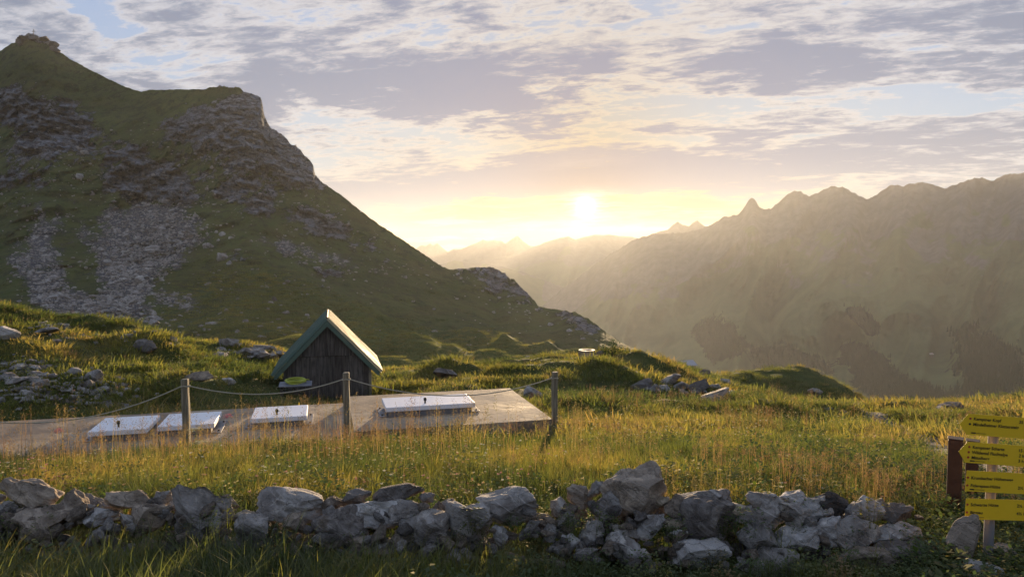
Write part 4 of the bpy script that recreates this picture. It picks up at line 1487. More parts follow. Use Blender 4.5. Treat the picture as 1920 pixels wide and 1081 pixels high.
# ribbed roof sheets
for s in (-1, 1):
    prof = []
    y = -0.02
    pitch = 0.215
    while y < DEP + 0.02:
        for dy_, h in ((0.0, 0.0), (0.09, 0.0), (0.105, 0.06), (0.175, 0.06), (0.19, 0.0)):
            if y + dy_ <= DEP + 0.02:
                prof.append((y + dy_, h))
        y += pitch
    L = math.hypot(hw + 0.035, (hw + 0.035) * slope)
    nx, nz = slope / math.hypot(1, slope), 1 / math.hypot(1, slope)
    mb = MB()
    n = len(prof)
    for t in (0.0, 0.5, 1.0):
        xx = (hw + 0.035) * t
        zz = apex - xx * slope
        for (yy, h) in prof:
            mb.v.append((s * (xx + nx * (h + 0.004)), yy, zz + nz * (h + 0.004)))
    for rr_ in range(2):
        for k in range(n - 1):
            f = (rr_ * n + k, rr_ * n + k + 1, (rr_ + 1) * n + k + 1, (rr_ + 1) * n + k)
            mb.f.append(f if s < 0 else f[::-1])
    o = mb.build('roof_sheet', M['roof'] if s > 0 else M['green'], hut)
    md = o.modifiers.new('thick', 'SOLIDIFY')
    md.thickness = 0.006
MB().poly([(-0.11, 0.30, apex - 0.11 * slope + 0.052), (0, 0.30, apex + 0.06), (0.11, 0.30, apex - 0.11 * slope + 0.052),
           (-0.11, DEP + 0.03, apex - 0.11 * slope + 0.052), (0, DEP + 0.03, apex + 0.06), (0.11, DEP + 0.03, apex - 0.11 * slope + 0.052),
           (0, 0.30, apex + 0.03), (0, DEP + 0.03, apex + 0.03)],
          [(0, 1, 4, 3), (1, 2, 5, 4), (0, 6, 1), (1, 6, 2), (3, 4, 7), (4, 5, 7)]).build('ridge_cap', M['ridge'], hut)

# shelf with a coiled hose in front of the hut
sp = at(556, 718, 17.05)
sg = ground_at(sp.x, sp.y)
shelf = empty('shelf', (sp.x, sp.y, sg), HA)
tag(shelf, 'grey plank shelf on short legs before the hut wall', 'shelf')
sh = sp.z - sg
MB().box(-0.40, 0.36, -0.22, 0.24, sh - 0.03, sh, Matrix.Rotation(math.radians(4), 4, 'X')).build('top', mat_paint('grey board', (0.20, 0.20, 0.22), 0.7), shelf, bevel=0.006)
for lx in (-0.34, 0.30):
    for ly in (-0.16, 0.18):
        MB().box(lx - 0.025, lx + 0.025, ly - 0.025, ly + 0.025, -0.2, sh - 0.035).build('leg', M['planks'], shelf)
mb = MB()
hr = random.Random(5)
path_h = []
for i in range(6 * 28):
    a = 2 * math.pi * i / 28
    lp = i / 28.0
    rad = 0.235 - 0.020 * abs(math.sin(lp * 1.3)) + 0.012 * math.sin(3 * a + lp)
    path_h.append((rad * math.cos(a) + 0.012 * math.sin(lp * 5), 0.80 * rad * math.sin(a) + 0.012 * math.cos(lp * 4), 0.016 + 0.012 * lp + 0.006 * math.sin(2 * a + lp * 2)))
path_h += [(0.26, 0.0, 0.07), (0.29, 0.06, 0.05), (0.31, 0.10, 0.03)]
mb.tube(path_h, 0.0125, 6)
hose = mb.build('hose', M['hose'], smooth=True)
hose.location = (sp.x - 0.02, sp.y, sp.z + 0.012)
hose.rotation_euler = (math.radians(6), 0, HA)
tag(hose, 'coiled yellow green hose lying on the shelf by the hut', 'hose')

# ------------------------------------------------------------------ small things on the skyline
sd_ = meet(1100, 671, 30.0)
sp = at(1100, 661, sd_)
sg = ground_at(sp.x, sp.y)
KEEP_OUT.append((sp.x, sp.y - 0.3, 0.55))
shaft = empty('well_shaft', (sp.x, sp.y, sg))
tag(shaft, 'round concrete shaft with a shining white rim on the grassy crest', 'shaft')
hh = max(sp.z - sg, 0.28)
MB().lathe([(0.36, -0.4), (0.30, hh), (0.22, hh), (0.22, hh - 0.3)], 24).build('shaft_ring', M['concrete'], shaft, smooth=True)
MB().lathe([(0.22, hh + 0.005), (0.31, hh + 0.005), (0.31, hh + 0.03), (0.22, hh + 0.03), (0.22, hh + 0.005)], 24).build('rim', M['white'], shaft)

sp = on_mountain(1287, 689)
barn = empty('barn', (sp.x, sp.y, sp.z - 0.4), 0.5)
tag(barn, 'tiny barn with pale roof on the far shoulder right of the shaft', 'barn')
MB().box(-2.6, 2.6, -1.9, 1.9, 0, 1.5).build('wall', M['wood_far'], barn)
for s in (-1, 1):
    MB().prism([(0, 2.9), (s * 2.3, 1.35), (s * 2.3, 1.5), (0, 3.06)][::s], 'x', -3.0 - 0.001 * s, 3.0 + 0.001 * s).build('roof', M['shingle'], barn)
MB().prism([(-1.9, 1.5), (1.9, 1.5), (0, 2.85)], 'x', -2.59, 2.59).build('gable', M['wood_far'], barn)


def on_range(px, py):
    k = np.argmin((PXR - px) ** 2 + (PYR - py) ** 2)
    return Vector(PR.reshape(-1, 3)[k].tolist())


sp = on_range(1743, 668)
fb = empty('farmhouse', (sp.x, sp.y, sp.z + 2), 0.3)
tag(fb, 'white speck of a farmhouse roof among forest on the right mountainside', 'farmhouse')
MB().box(-5.5, 5.5, -3.6, 3.6, -3, 3.4).build('wall', M['wood_far'], fb)
for s in (-1, 1):
    MB().prism([(0, 6.6), (s * 4.8, 3.2), (s * 4.8, 3.6), (0, 7.0)][::s], 'x', -6.3 - 0.01 * s, 6.3 + 0.01 * s).build('roof', M['white'], fb)

# summit cross
sp = on_mountain(63, 66)
cross = empty('summit_cross', (sp.x, sp.y, sp.z - 0.6))
tag(cross, 'thin summit cross on the top of the left mountain', 'cross')
MB().box(-0.16, 0.16, -0.16, 0.16, -1.0, 5.6).build('upright', M['wood_far'], cross)
MB().box(-1.5, 1.5, -0.155, 0.155, 3.6, 3.9).build('crossbar', M['wood_far'], cross)
# blocks of the summit rock
r = np.random.default_rng(77)
for i, (px, py, w_, h_) in enumerate(((45, 72, 24, 15), (62, 70, 22, 13), (84, 73, 18, 12), (98, 82, 18, 14), (104, 92, 14, 14), (36, 80, 12, 16))):
    p = on_mountain(px, py + 5)
    k = p.y / F
    lab = ['leftmost broad', 'highest, under the cross, broad', 'tilted', 'sloping', 'lowest right', 'small left'][i]
    o = stone('summit_rock', 3000 + i, 3, p + Vector((0, 0, (5 - 1) * k)), (w_ * k, w_ * k, h_ * k), r.uniform(-0.4, 0.4), 'k', M['boulder'], rough=0.12)
    tag(o, lab + ' block of the rocky summit crown of the left mountain', 'rock', 'blocks of the summit crown')

# ------------------------------------------------------------------ signpost
SD = 4.42
K = SD / F
foot = at(1857, 1052, SD)
sgz = ground_at(foot.x, foot.y)
sign = empty('signpost', (foot.x, foot.y, min(sgz, foot.z)))
tag(sign, 'hiking signpost with four yellow arrow boards on a grey steel pole', 'signpost')
so = Vector(sign.location)
topp = at(1864, 782, SD + 0.03)
mb = MB()
mb.tube([foot + Vector((0, 0.03, -0.3)) - so, topp - so], 0.029, 20)
mb.build('pole', M['galv'], sign, smooth=True)


def text_mesh(s, size):
    cu = bpy.data.curves.new('lettering', 'FONT')
    cu.body = s
    cu.size = size
    cu.resolution_u = 3
    cu.offset = 0.0006 * size / 0.03
    o = bpy.data.objects.new('lettering', cu)
    COL.objects.link(o)
    dg = bpy.context.evaluated_depsgraph_get()
    me = bpy.data.meshes.new_from_object(o.evaluated_get(dg))
    bpy.data.objects.remove(o)
    bpy.data.curves.remove(cu)
    return me


def sign_board(px0, py_mid, tip, hpx, tilt, lines, right, label, strap_y, length_px=190):
    """px0: left end of the straight edge; lines: (dx px, dy px from the middle, text, size px, dot colour)"""
    h = hpx * K / 2
    L = length_px * K
    o = at(px0, py_mid, SD - 0.02)
    e = empty('sign_board', (0, 0, 0))
    e.parent = sign
    e['label'] = label
    e.location = o - so
    e.rotation_euler = (0, math.radians(tilt), 0)
    if tip > 0:
        out = [(-tip * K, 0), (0, -h), (L, -h), (L, h), (0, h)]
    else:
        out = [(0, -h), (L, -h), (L + 15 * K, 0), (L, h), (0, h)]
    p = MB().prism(out, 'y', -0.0015, 0.0015).build('panel', M['yellow'], e, bevel=0.0006)
    MB().box(0.02, L - 0.02, 0.003, 0.022, -0.018, 0.018).build('rail', M['galv'], e)
    for (dx_, dy_, s, size, dot) in lines + right:
        me = text_mesh(s, size * K)
        t = link('lettering', me, M['ink'], e)
        t.location = (dx_ * K, -0.0032, -dy_ * K)
        t.rotation_euler = (math.pi / 2, 0, 0)
        if dot:
            MB().prism([(2.1 * K * math.cos(a), 2.1 * K * math.sin(a)) for a in np.linspace(0, 2 * math.pi, 15)[:-1]], 'y', -0.0034, -0.0022).build('trail_dot', M[dot], e).location = ((dx_ - 6) * K, 0, (-dy_ + size * 0.33) * K)
    # small print strip near the lower edge
    MB().box(8 * K + 0.0, 17 * K, -0.0030, -0.0022, -h + 3.2 * K, -h + 5.4 * K).build('print_mark', M['ink'], e)
    MB().box(18.5 * K, 36 * K, -0.0030, -0.0022, -h + 3.8 * K, -h + 4.6 * K).build('print_mark', M['ink'], e)
    return e


sign_board(1814, 794.5, 15, 40, 4.2, [(10, -8.5, 'Kemptner Kopf', 8.2, 'red'), (10, 2.0, 'Mindelheimer Klettersteig', 8.2, 'ink')],
           [(96, -8.5, '35 min', 8.2, None)], 'topmost yellow board, pointing left', 0)
sign_board(1812, 847, 15, 40, 4.2, [(10, -8.0, 'Kemptner Scharte', 8.2, 'red'), (10, 2.0, 'Wildental Fluchtalpe', 8.2, 'red'), (10, 12.0, 'Mittelberg', 8.2, 'red')],
           [(97, -8.0, '15 min', 8.2, None), (99, 2.0, '2 h', 8.2, None), (99, 12.0, '3 h', 8.2, None)], 'second yellow board, pointing left', 0)
sign_board(1811, 900.5, 0, 40, 3.1, [(9, -4.0, 'Krumbacher Höhenweg', 8.2, 'red'), (9, 11.0, 'Fiderepass-Hütte', 8.2, 'red')],
           [(99, 11.0, '2½ h', 8.2, None)], 'third yellow board, square at its left end', 0)
sign_board(1810, 953, 0, 40, 1.6, [(9, -6.0, 'Schwarze Hütte', 8.2, 'red'), (9, 9.0, 'Birgsau', 8.2, 'red')],
           [(97, -6.0, '2½ h', 8.2, None), (97, 9.0, '4½ h', 8.2, None)], 'lowest yellow board, square at its left end', 0)


def timber_post(px, py_top, d, w_, label, rz):
    t = at(px, py_top, d)
    g = ground_at(t.x, t.y)
    h = t.z - g
    e = empty('timber_post', (t.x, t.y, g), rz)
    tag(e, label, 'timber post', 'dark timber posts')
    MB().box(-w_ / 2, w_ / 2, -w_ / 2, w_ / 2, -0.3, h).build('shaft', M['timber'], e, bevel=0.012)
    MB().box(-w_ / 2 - 0.003, w_ / 2 + 0.003, -w_ / 2 - 0.003, w_ / 2 + 0.003, h + 0.001, h + 0.008).build('cap', M['timber'], e, bevel=0.003)


timber_post(1792, 822, 5.3, 0.098, 'dark brown square timber post just left of the yellow boards', math.radians(-33))
timber_post(1824, 826, 5.5, 0.088, 'dark brown timber post seen between the yellow boards', math.radians(-33))

# ------------------------------------------------------------------ plants
LEAF = dict(
    grass=mat_leaf('grass blade', (0.10, 0.075, 0.03), [(0.050, 0.069, 0.016), (0.106, 0.118, 0.022), (0.185, 0.158, 0.032), (0.26, 0.175, 0.060)], 0.58, 1.7),
    stalk=mat_leaf('dry stalk', (0.14, 0.13, 0.04), [(0.22, 0.20, 0.06), (0.30, 0.21, 0.085), (0.27, 0.15, 0.075)], 0.45, 1.4),
    herb=mat_leaf('herb leaf', (0.05, 0.07, 0.02), [(0.030, 0.055, 0.012), (0.055, 0.088, 0.016), (0.105, 0.115, 0.026), (0.20, 0.11, 0.05)], 0.5, 1.6),
    white=mat_leaf('white petals', (0.5, 0.5, 0.4), [(0.62, 0.58, 0.48), (0.55, 0.42, 0.10), (0.48, 0.20, 0.24)], 0.4, 1.2),
    pink=mat_leaf('pink petals', (0.4, 0.15, 0.18), [(0.50, 0.17, 0.24), (0.50, 0.17, 0.24)], 0.4, 1.2),
    cream=mat_leaf('cream umbel', (0.5, 0.5, 0.3), [(0.58, 0.55, 0.34), (0.58, 0.55, 0.34)], 0.4, 1.2),
)


class Plant:
    def __init__(self):
        self.v, self.f, self.a, self.mi = [], [], [], []

    def blade(self, base, az_, height, lean, width, mi=0, segs=4, droop=0.6, twist=0.0):
        b = len(self.v)
        d = Vector((math.cos(az_), math.sin(az_), 0))
        side = Vector((-math.sin(az_ + twist), math.cos(az_ + twist), 0))
        for i in range(segs + 1):
            t = i / segs
            p = Vector(base) + d * (lean * (t ** 1.6)) + Vector((0, 0, height * (t - droop * 0.32 * t ** 3)))
            w_ = width * (1 - t ** 1.8) * 0.5 + 0.0002
            self.v += [tuple(p - side * w_), tuple(p + side * w_)]
            self.a += [t, t]
        for i in range(segs):
            k = b + i * 2
            self.f.append((k, k + 1, k + 3, k + 2))
            self.mi.append(mi)

    def leaf(self, c, d, n, L, W, mi=0, a=0.8):
        b = len(self.v)
        c, d, n = Vector(c), Vector(d).normalized(), Vector(n)
        s = d.cross(n).normalized()
        n = s.cross(d)
        self.v += [tuple(c), tuple(c + d * L * 0.45 + s * W * 0.5 + n * 0.08 * L), tuple(c + d * L), tuple(c + d * L * 0.45 - s * W * 0.5 + n * 0.08 * L)]
        self.a += [a * 0.6, a, a, a]
        self.f.append((b, b + 1, b + 2, b + 3))
        self.mi.append(mi)

    def mesh(self, name, mats):
        me = bpy.data.meshes.new(name)
        me.from_pydata(self.v, [], self.f)
        me.polygons.foreach_set('material_index', self.mi)
        me.polygons.foreach_set('use_smooth', [True] * len(self.f))
        for m in mats:
            me.materials.append(m)
        at_ = me.attributes.new('along', 'FLOAT', 'POINT')
        at_.data.foreach_set('value', self.a)
        me.update()
        return me


def grass_tuft(seed, n=18, hmin=0.16, hmax=0.42, rad=0.07, width=0.007):
    r = random.Random(seed)
    p = Plant()
    for i in range(n):
        a = r.uniform(0, 6.283)
        q = rad * math.sqrt(r.random())
        h = r.uniform(hmin, hmax)
        p.blade((q * math.cos(a), q * math.sin(a), -0.02), a + r.uniform(-0.9, 0.9), h, h * r.uniform(0.05, 0.75), width * r.uniform(0.6, 1.3), 0, 5 if hmax > 0.3 else 3, r.uniform(0.2, 1.1), r.uniform(-0.8, 0.8))
    return p.mesh('tuft', [LEAF['grass']])


def stalk_tuft(seed, n=7, hmin=0.35, hmax=0.6, rad=0.09):
    r = random.Random(seed)
    p = Plant()
    for i in range(n):
        a = r.uniform(0, 6.283)
        q = rad * math.sqrt(r.random())
        h = r.uniform(hmin, hmax)
        ln = h * r.uniform(0.03, 0.3)
        az_ = r.uniform(0, 6.283)
        base = Vector((q * math.cos(a), q * math.sin(a), -0.02))
        p.blade(base, az_, h, ln, 0.0035, 0, 4, 0.1)
        d = Vector((math.cos(az_), math.sin(az_), 0))
        top = base + d * ln + Vector((0, 0, h * 0.97))
        hl = h * r.uniform(0.18, 0.3)
        for k in range(13):
            t = k / 12
            c = top - Vector((0, 0, hl * (1 - t))) - d * (ln * 0.25 * (1 - t))
            aa = r.uniform(0, 6.283)
            sp_ = 0.035 * (1 - t) + 0.008
            dd = Vector((math.cos(aa), math.sin(aa), r.uniform(0.2, 0.9)))
            p.leaf(c + dd * sp_ * 0.4, dd, Vector((0, 0, 1)), 0.012 + sp_ * r.uniform(0.5, 1.0), 0.007, 0, 1.0)
    return p.mesh('tuft', [LEAF['stalk']])


def herb_clump(seed, n=26, h=0.22, rad=0.13, L=0.07, W=0.035):
    r = random.Random(seed)
    p = Plant()
    for i in range(n):
        a = r.uniform(0, 6.283)
        q = rad * math.sqrt(r.random())
        z = h * r.uniform(0.25, 1.0) * (1 - 0.5 * (q / rad) ** 2)
        d = Vector((math.cos(a + r.uniform(-1, 1)), math.sin(a + r.uniform(-1, 1)), r.uniform(-0.3, 0.7)))
        p.leaf((q * math.cos(a), q * math.sin(a), z), d, Vector((r.uniform(-.3, .3), r.uniform(-.3, .3), 1)), L * r.uniform(0.6, 1.3), W * r.uniform(0.7, 1.2), 0)
        if i % 3 == 0:
            p.blade((q * 0.5 * math.cos(a), q * 0.5 * math.sin(a), -0.02), a, z, q * 0.5, 0.006, 0, 2, 0)
    return p.mesh('clump', [LEAF['herb']])


def flower_stem(seed, n=4, h=0.38, head=0.02):
    r = random.Random(seed)
    p = Plant()
    for i in range(n):
        a = r.uniform(0, 6.283)
        q = r.uniform(0, 0.10)
        hh_ = h * r.uniform(0.6, 1.15)
        base = Vector((q * math.cos(a), q * math.sin(a), -0.02))
        p.blade(base, a, hh_, hh_ * 0.15, 0.004, 0, 3, 0)
        top = base + Vector((math.cos(a) * hh_ * 0.15, math.sin(a) * hh_ * 0.15, hh_ * 0.68))
        for k in range(7):
            b_ = k * 6.283 / 7
            p.leaf(top, Vector((math.cos(b_), math.sin(b_), r.uniform(0.1, 0.8))), Vector((0, 0, 1)), head * r.uniform(0.7, 1.2), head * 0.6, 1, 1.0)
    return p.mesh('flower', [LEAF['herb'], LEAF['white']])


def far_tussock(seed):
    return grass_tuft(seed, 44, 0.07, 0.19, 0.22, 0.013)


def scatter(name, meshes, pts, rotz, scale, kinds, tint, label, cat):
    """one object whose points carry instanced plant clumps"""
    coll = bpy.data.collections.new(name + '_kinds')
    for i, me in enumerate(meshes):
        coll.objects.link(bpy.data.objects.new('%s_kind_%02d' % (name, i), me))
    me = bpy.data.meshes.new(name)
    n = len(pts)
    me.vertices.add(n)
    me.vertices.foreach_set('co', np.ascontiguousarray(pts, dtype=np.float32).ravel())
    for nm, ty, val in (('rz', 'FLOAT', rotz), ('tint', 'FLOAT', tint), ('kind_index', 'INT', kinds)):
        a = me.attributes.new(nm, ty, 'POINT')
        a.data.foreach_set('value', np.ascontiguousarray(val, dtype=np.int32 if ty == 'INT' else np.float32))
    a = me.attributes.new('size', 'FLOAT_VECTOR', 'POINT')
    a.data.foreach_set('vector', np.ascontiguousarray(scale, dtype=np.float32).ravel())
    o = link(name, me)
    ng = bpy.data.node_groups.new(name + '_scatter', 'GeometryNodeTree')
    ng.interface.new_socket('Geometry', in_out='INPUT', socket_type='NodeSocketGeometry')
    ng.interface.new_socket('Geometry', in_out='OUTPUT', socket_type='NodeSocketGeometry')
    gi, go = ng.nodes.new('NodeGroupInput'), ng.nodes.new('NodeGroupOutput')
    ci = ng.nodes.new('GeometryNodeCollectionInfo')
    ci.inputs['Collection'].default_value = coll
    ci.inputs['Separate Children'].default_value = True
    ci.inputs['Reset Children'].default_value = True
    ip = ng.nodes.new('GeometryNodeInstanceOnPoints')
    ip.inputs['Pick Instance'].default_value = True

    def named(nm, ty):
        q_ = ng.nodes.new('GeometryNodeInputNamedAttribute')
        q_.data_type = ty
        q_.inputs['Name'].default_value = nm
        return q_.outputs['Attribute']
    cx = ng.nodes.new('ShaderNodeCombineXYZ')
    ng.links.new(named('rz', 'FLOAT'), cx.inputs[2])
    er = ng.nodes.new('FunctionNodeEulerToRotation')
    ng.links.new(cx.outputs[0], er.inputs[0])
    ng.links.new(gi.outputs[0], ip.inputs['Points'])
    ng.links.new(ci.outputs[0], ip.inputs['Instance'])
    ng.links.new(named('kind_index', 'INT'), ip.inputs['Instance Index'])
    ng.links.new(er.outputs[0], ip.inputs['Rotation'])
    ng.links.new(named('size', 'FLOAT_VECTOR'), ip.inputs['Scale'])
    ng.links.new(ip.outputs[0], go.inputs[0])
    md = o.modifiers.new('scatter', 'NODES')
    md.node_group = ng
    tag(o, label, cat, kind='stuff')
    return o


def sample(n, d0, d1, u0=-0.86, u1=0.86, seed=0):
    r = np.random.default_rng(seed)
    u = r.uniform(u0, u1, n)
    d = np.exp(r.uniform(math.log(d0), math.log(d1), n))
    return u * d, d, r


def clear_of(x, y, wall_ok=0.0, r=None):
    ok = ~in_slab(x, y, 0.03)
    ok &= path_dist(x, y) > 0.33 + 0.12 * perlin(x * 2, y * 2)
    # hut
    hx = (x - HUT_O.x) * HUT_U.x + (y - HUT_O.y) * HUT_U.y
    hy = (x - HUT_O.x) * HUT_V.x + (y - HUT_O.y) * HUT_V.y
    ok &= ~((np.abs(hx) < 1.12) & (hy > 0.1) & (hy < DEP))
    for bx, by, br in KEEP_OUT:
        ok &= np.hypot(x - bx, (y - by) * 0.8) > br
    w_in = (y > 4.42) & (y < 5.25) & (x < 2.75)
    if r is not None:
        w_in &= r.random(len(x)) > wall_ok
    return ok & ~w_in


def density_ok(x, y, r):
    # stony, thin turf on the bank at left
    px = 960 + F * x / y
    return ~((px < 230) & (y > 13) & (y < 19) & (r.random(len(x)) < 0.35))


# -- long meadow grass near the wall
x, y, r = sample(27000, 3.45, 16.0, seed=101)
ok = clear_of(x, y, 0.12, r) & ~((y < 4.45) & (r.random(len(x)) < np.where(960 + F * x / y > 1150, 0.72, 0.42)))
x, y = x[ok], y[ok]
patch = fbm(x * 0.7, y * 0.7, None, 3)
z = ground(x, y)
k = r.random(len(x))
front = y < 4.45
px_ = 960 + F * x / y
sc = np.where(front, r.uniform(0.55, 1.05, len(x)), r.uniform(0.36, 0.76, len(x))) * np.where(y > 10, 0.8, 1.0)
sc = np.where(front, sc * (1.12 - 0.60 * sstep(600, 1250, px_)), sc)
sc = np.where((y > 11) & (px_ < 1030), sc * 0.75, sc)
tint = np.clip(0.25 + patch * 0.60 + r.normal(0, 0.16, len(x)) + 0.06 * (y > 8), 0, 1)
scatter('meadow_grass', [grass_tuft(s, 20, 0.15, 0.42) for s in range(5)], np.stack([x, y, z], -1), r.uniform(0, 6.28, len(x)),
        np.stack([sc, sc, sc * r.uniform(0.8, 1.15, len(x))], -1), r.integers(0, 5, len(x)), tint, 'long green meadow grass on both sides of the stone wall', 'grass')
# -- flowering stalks, reddish
x, y, r = sample(9500, 5.3, 34.0, seed=102)
ok = clear_of(x, y, 0.0, r)
patch = fbm(x * 0.35 + 20, y * 0.35, None, 3)
ok &= r.random(len(x)) < 0.04 + 0.55 * patch + 0.05 * (y > 8)
x, y, patch = x[ok], y[ok], patch[ok]
z = ground(x, y)
sc = r.uniform(0.42, 0.85, len(x)) * (1 - 0.35 * sstep(10, 24, y))
scatter('flowering_grass', [stalk_tuft(s) for s in range(20, 24)], np.stack([x, y, z], -1), r.uniform(0, 6.28, len(x)), np.stack([sc, sc, sc], -1), r.integers(0, 4, len(x)),
        np.clip(0.5 + patch * 0.5 + r.normal(0, 0.2, len(x)), 0, 1), 'reddish brown flowering grass stalks over the meadow', 'grass')
xb, yb, rb = sample(170, 7.4, 10.6, -0.80, 0.10, seed=112)
okb = clear_of(xb, yb)
xb, yb = xb[okb], yb[okb]
sb = rb.uniform(0.75, 1.2, len(xb))
scatter('tall_stalks', [stalk_tuft(s, 4, 0.42, 0.75, 0.12) for s in range(24, 28)], np.stack([xb, yb, ground(xb, yb)], -1), rb.uniform(0, 6.28, len(xb)), np.stack([sb, sb, sb], -1),
        rb.integers(0, 4, len(xb)), np.clip(0.55 + rb.normal(0, 0.25, len(xb)), 0, 1), 'tall thin seeding stalks standing before the concrete slab', 'grass')
# -- low turf and tussocks further off
x, y, r = sample(58000, 9.5, 85.0, -0.95, 0.95, seed=103)
ok = clear_of(x, y) & density_ok(x, y, r) & (r.random(len(x)) < 0.62 + 1.1 * fbm(x * 0.45 + 3, y * 0.45, None, 3))
x, y = x[ok], y[ok]
patch = fbm(x * 0.16, y * 0.16, None, 4)
z = ground(x, y)
sc = (0.75 + 0.035 * y) * np.exp(r.normal(-0.08, 0.32, len(x)))
sc = np.minimum(sc, 2.6)
scz = sc * r.uniform(0.35, 0.85, len(x))
tint = np.clip(0.40 + patch * 0.70 + r.normal(0, 0.16, len(x)), 0, 1)
px_ = 960 + F * x / y
scatter('turf', [far_tussock(s) for s in range(40, 45)], np.stack([x, y, z], -1), r.uniform(0, 6.28, len(x)), np.stack([sc, sc, scz], -1), r.integers(0, 5, len(x)),
        np.clip(tint, 0, 1), 'short tussocky turf covering the hills behind the hut', 'turf')
# -- tussocks on the rolling pasture at the foot of the mountain
rb = np.random.default_rng(106)
pwt = ((1 - sstep(0.22, 0.5, SS)) * sstep(250, 600, PX) * (rock < 0.35) * np.gradient(PY, axis=0).__abs__()).ravel()
pk = rb.choice(pwt.size, 16000, p=pwt / pwt.sum())
pb = VL[:ml].reshape(-1, 3)[pk] + rb.normal(0, 0.6, (16000, 3)) * [1, 1, 0]
sb = pb[:, 1] / 42.0 * rb.uniform(0.6, 1.3, 16000)
scatter('pasture_tussocks', [far_tussock(s) for s in range(46, 49)], pb, rb.uniform(0, 6.28, 16000), np.stack([sb, sb, sb * 0.75], -1), rb.integers(0, 3, 16000),
        np.clip(0.35 + 0.4 * fbm(pb[:, 0] * 0.02, pb[:, 1] * 0.02, None, 3) + rb.normal(0, 0.12, 16000), 0, 1), 'grass tussocks on the rolling pasture below the mountain', 'turf')
# -- broad leaved herbs
x, y, r = sample(9500, 3.7, 36.0, seed=104)
px_ = 960 + F * x / y
patch = fbm(x * 0.6 + 70, y * 0.6, None, 3)
keep = (r.random(len(x)) < 0.28 + 0.9 * patch) | ((px_ > 1735) & (y < 7)) | ((px_ > 430) & (px_ < 530) & (y > 15.5) & (y < 20))
ok = clear_of(x, y, 0.25, r) & keep
x, y, px_ = x[ok], y[ok], px_[ok]
z = ground(x, y)
ok2 = ~((px_ > 1240) & (px_ < 1735) & (y < 5.3))
x, y, z, px_ = x[ok2], y[ok2], z[ok2], px_[ok2]
sc = r.uniform(0.5, 1.1, len(x))
scatter('herbs', [herb_clump(s, 44, 0.20, 0.13, 0.042, 0.020) for s in range(60, 64)] + [herb_clump(s, 60, 0.30, 0.16, 0.05, 0.028) for s in range(64, 66)], np.stack([x, y, z], -1), r.uniform(0, 6.28, len(x)),
        np.stack([sc, sc, sc], -1), r.integers(0, 6, len(x)), np.clip(0.35 + r.normal(0, 0.22, len(x)), 0, 1), 'broad leaved green herbs among the grass and beside the signpost', 'herbs')
xw, yw, rw = sample(1200, 3.6, 6.8, 0.59, 0.88, seed=114)
x2, y2, _ = sample(300, 4.05, 4.45, -0.8, 0.62, seed=115)
x3, y3, _ = sample(260, 4.6, 5.1, -0.8, 0.58, seed=116)
xw, yw = np.concatenate([xw, x2, x3]), np.concatenate([yw, y2, y3])
okw = ~((np.hypot(xw - foot.x, yw - foot.y) < 0.10)) & (path_dist(xw, yw) > 0.4)
zw = ground(xw, yw) + np.where((yw > 4.55) & (yw < 5.15) & (xw < 0.57 * yw), 0.25 * rw.random(len(xw)), 0.0)
xw, yw, zw = xw[okw], yw[okw], zw[okw]
sw = rw.uniform(0.45, 1.0, len(xw)) * np.where(xw > 0.585 * yw, 1.0, 0.7)
scatter('wall_weeds', [herb_clump(s, 56, 0.24, 0.14, 0.040, 0.020) for s in range(66, 69)] + [herb_clump(s, 70, 0.34, 0.16, 0.046, 0.026) for s in range(69, 71)],
        np.stack([xw, yw, zw], -1), rw.uniform(0, 6.28, len(xw)), np.stack([sw, sw, sw], -1), rw.integers(0, 5, len(xw)), np.clip(0.38 + rw.normal(0, 0.24, len(xw)), 0, 1),
        'leafy weeds around the signpost and between the wall stones', 'weeds')
# -- small flowers
x, y, r = sample(3200, 5.4, 24.0, seed=105)
ok = clear_of(x, y) & (r.random(len(x)) < 0.5 + 0.8 * fbm(x * 0.5 + 5, y * 0.5, None, 2))
x, y = x[ok], y[ok]
z = ground(x, y)
sc = r.uniform(0.6, 1.15, len(x))
scatter('meadow_flowers', [flower_stem(s) for s in range(80, 83)], np.stack([x, y, z], -1), r.uniform(0, 6.28, len(x)), np.stack([sc, sc, sc], -1), r.integers(0, 3, len(x)),
        r.random(len(x)), 'tiny white, yellow and pink flowers dotted through the meadow', 'flowers')


def umbel(name, px, py, d, radius, mat, label, flat=0.25, seed=1):
    r = random.Random(seed)
    t = at(px, py, d)
    g = ground_at(t.x, t.y)
    h = t.z - g
    e = empty(name, (t.x, t.y, g))
    tag(e, label, 'flower')
    p = Plant()
    p.blade((0.01, 0, -0.02), 0.3, h * 1.02, -0.01, 0.008, 0, 4, 0)
    p.blade((0.01, 0, -0.02), 1.9, h * 1.02, -0.01, 0.008, 0, 4, 0)
    for k in range(8):
        a = r.uniform(0, 6.28)
        p.leaf((0, 0, h * r.uniform(0.1, 0.6)), (math.cos(a), math.sin(a), 0.4), (0, 0, 1), 0.09, 0.03, 0)
    link('stem', p.mesh('stem', [LEAF['herb']]), None, e)
    p = Plant()
    for k in range(130):
        a = r.uniform(0, 6.28)
        q = radius * math.sqrt(r.random())
        zz = h + flat * radius * (1 - (q / radius) ** 2) + r.uniform(-0.006, 0.006)
        p.leaf((q * math.cos(a), q * math.sin(a), zz), (math.cos(a * 3), math.sin(a * 3), r.uniform(0, 0.6)), (0, 0, 1), 0.016, 0.012, 0, 1.0)
    link('flower_head', p.mesh('flower_head', [LEAF[mat]]), None, e)


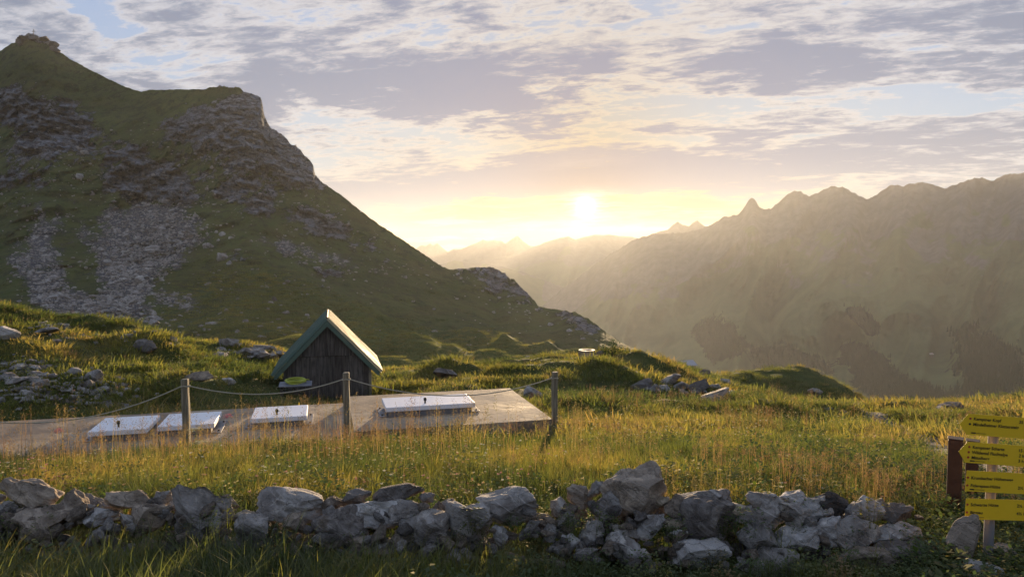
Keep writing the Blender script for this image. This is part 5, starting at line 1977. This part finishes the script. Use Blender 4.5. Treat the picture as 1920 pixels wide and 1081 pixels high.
umbel('pink_flower', 427, 783, 8.8, 0.055, 'pink', 'pink flower head beside the second white lid', 0.9, 1)
umbel('white_umbel', 366, 806, 8.2, 0.085, 'cream', 'upper flat cream umbel before the left fence post', 0.15, 2)
umbel('white_umbel', 375, 829, 7.6, 0.07, 'cream', 'lower flat cream umbel before the left fence post', 0.15, 3)
umbel('brown_flower', 110, 810, 8.4, 0.05, 'pink', 'dull pink flower head before the leftmost lid', 0.9, 4)

# shrub on the crest
sp = at(1146, 655, meet(1146, 664, 30.0))
sg = ground_at(sp.x, sp.y)
shrub = empty('shrub', (sp.x, sp.y, sg))
tag(shrub, 'small dark shrub on the crest right of the round shaft', 'shrub')
r = random.Random(12)
p = Plant()
for k in range(900):
    a = r.uniform(0, 6.283)
    q = math.sqrt(r.random())
    lob = 1 + 0.35 * math.sin(3 * a + 1) + 0.2 * math.sin(7 * a)
    xx, yy = 0.52 * q * lob * math.cos(a), 0.4 * q * lob * math.sin(a)
    zz = r.uniform(0.05, 0.42 * (1 - q * q) + 0.12) * (1 + 0.3 * math.sin(xx * 9))
    p.leaf((xx, yy, zz), (r.uniform(-1, 1), r.uniform(-1, 1), r.uniform(-0.2, 1)), (0, 0, 1), 0.07, 0.035, 0)
link('crown', p.mesh('crown', [LEAF['herb']]), None, shrub)
mb = MB()
for k in range(5):
    a = k * 1.256
    mb.tube([(0, 0, -0.1), (0.15 * math.cos(a), 0.12 * math.sin(a), 0.15), (0.32 * math.cos(a), 0.26 * math.sin(a), 0.3)], [0.02, 0.012, 0.005], 5)
mb.build('stems', M['wood_far'], shrub)

# ------------------------------------------------------------------ haze
hz = MB().box(-13000, 13000, -1600, 10500, -960, 312).build('haze', None)
hm = bpy.data.materials.new('evening haze')
hm.use_nodes = True
n = NT(hm.node_tree)
pv_ = n.node('ShaderNodeVolumePrincipled')
pv_.inputs['Color'].default_value = (0.88, 0.90, 0.91, 1)
pv_.inputs['Density'].default_value = HAZE_DENSITY
pv_.inputs['Anisotropy'].default_value = HAZE_G
n.put(n.node('ShaderNodeOutputMaterial').inputs['Volume'], pv_.outputs[0])
hz.data.materials.append(hm)
tag(hz, 'warm evening haze filling the valley and veiling the far ranges', 'haze', kind='stuff')
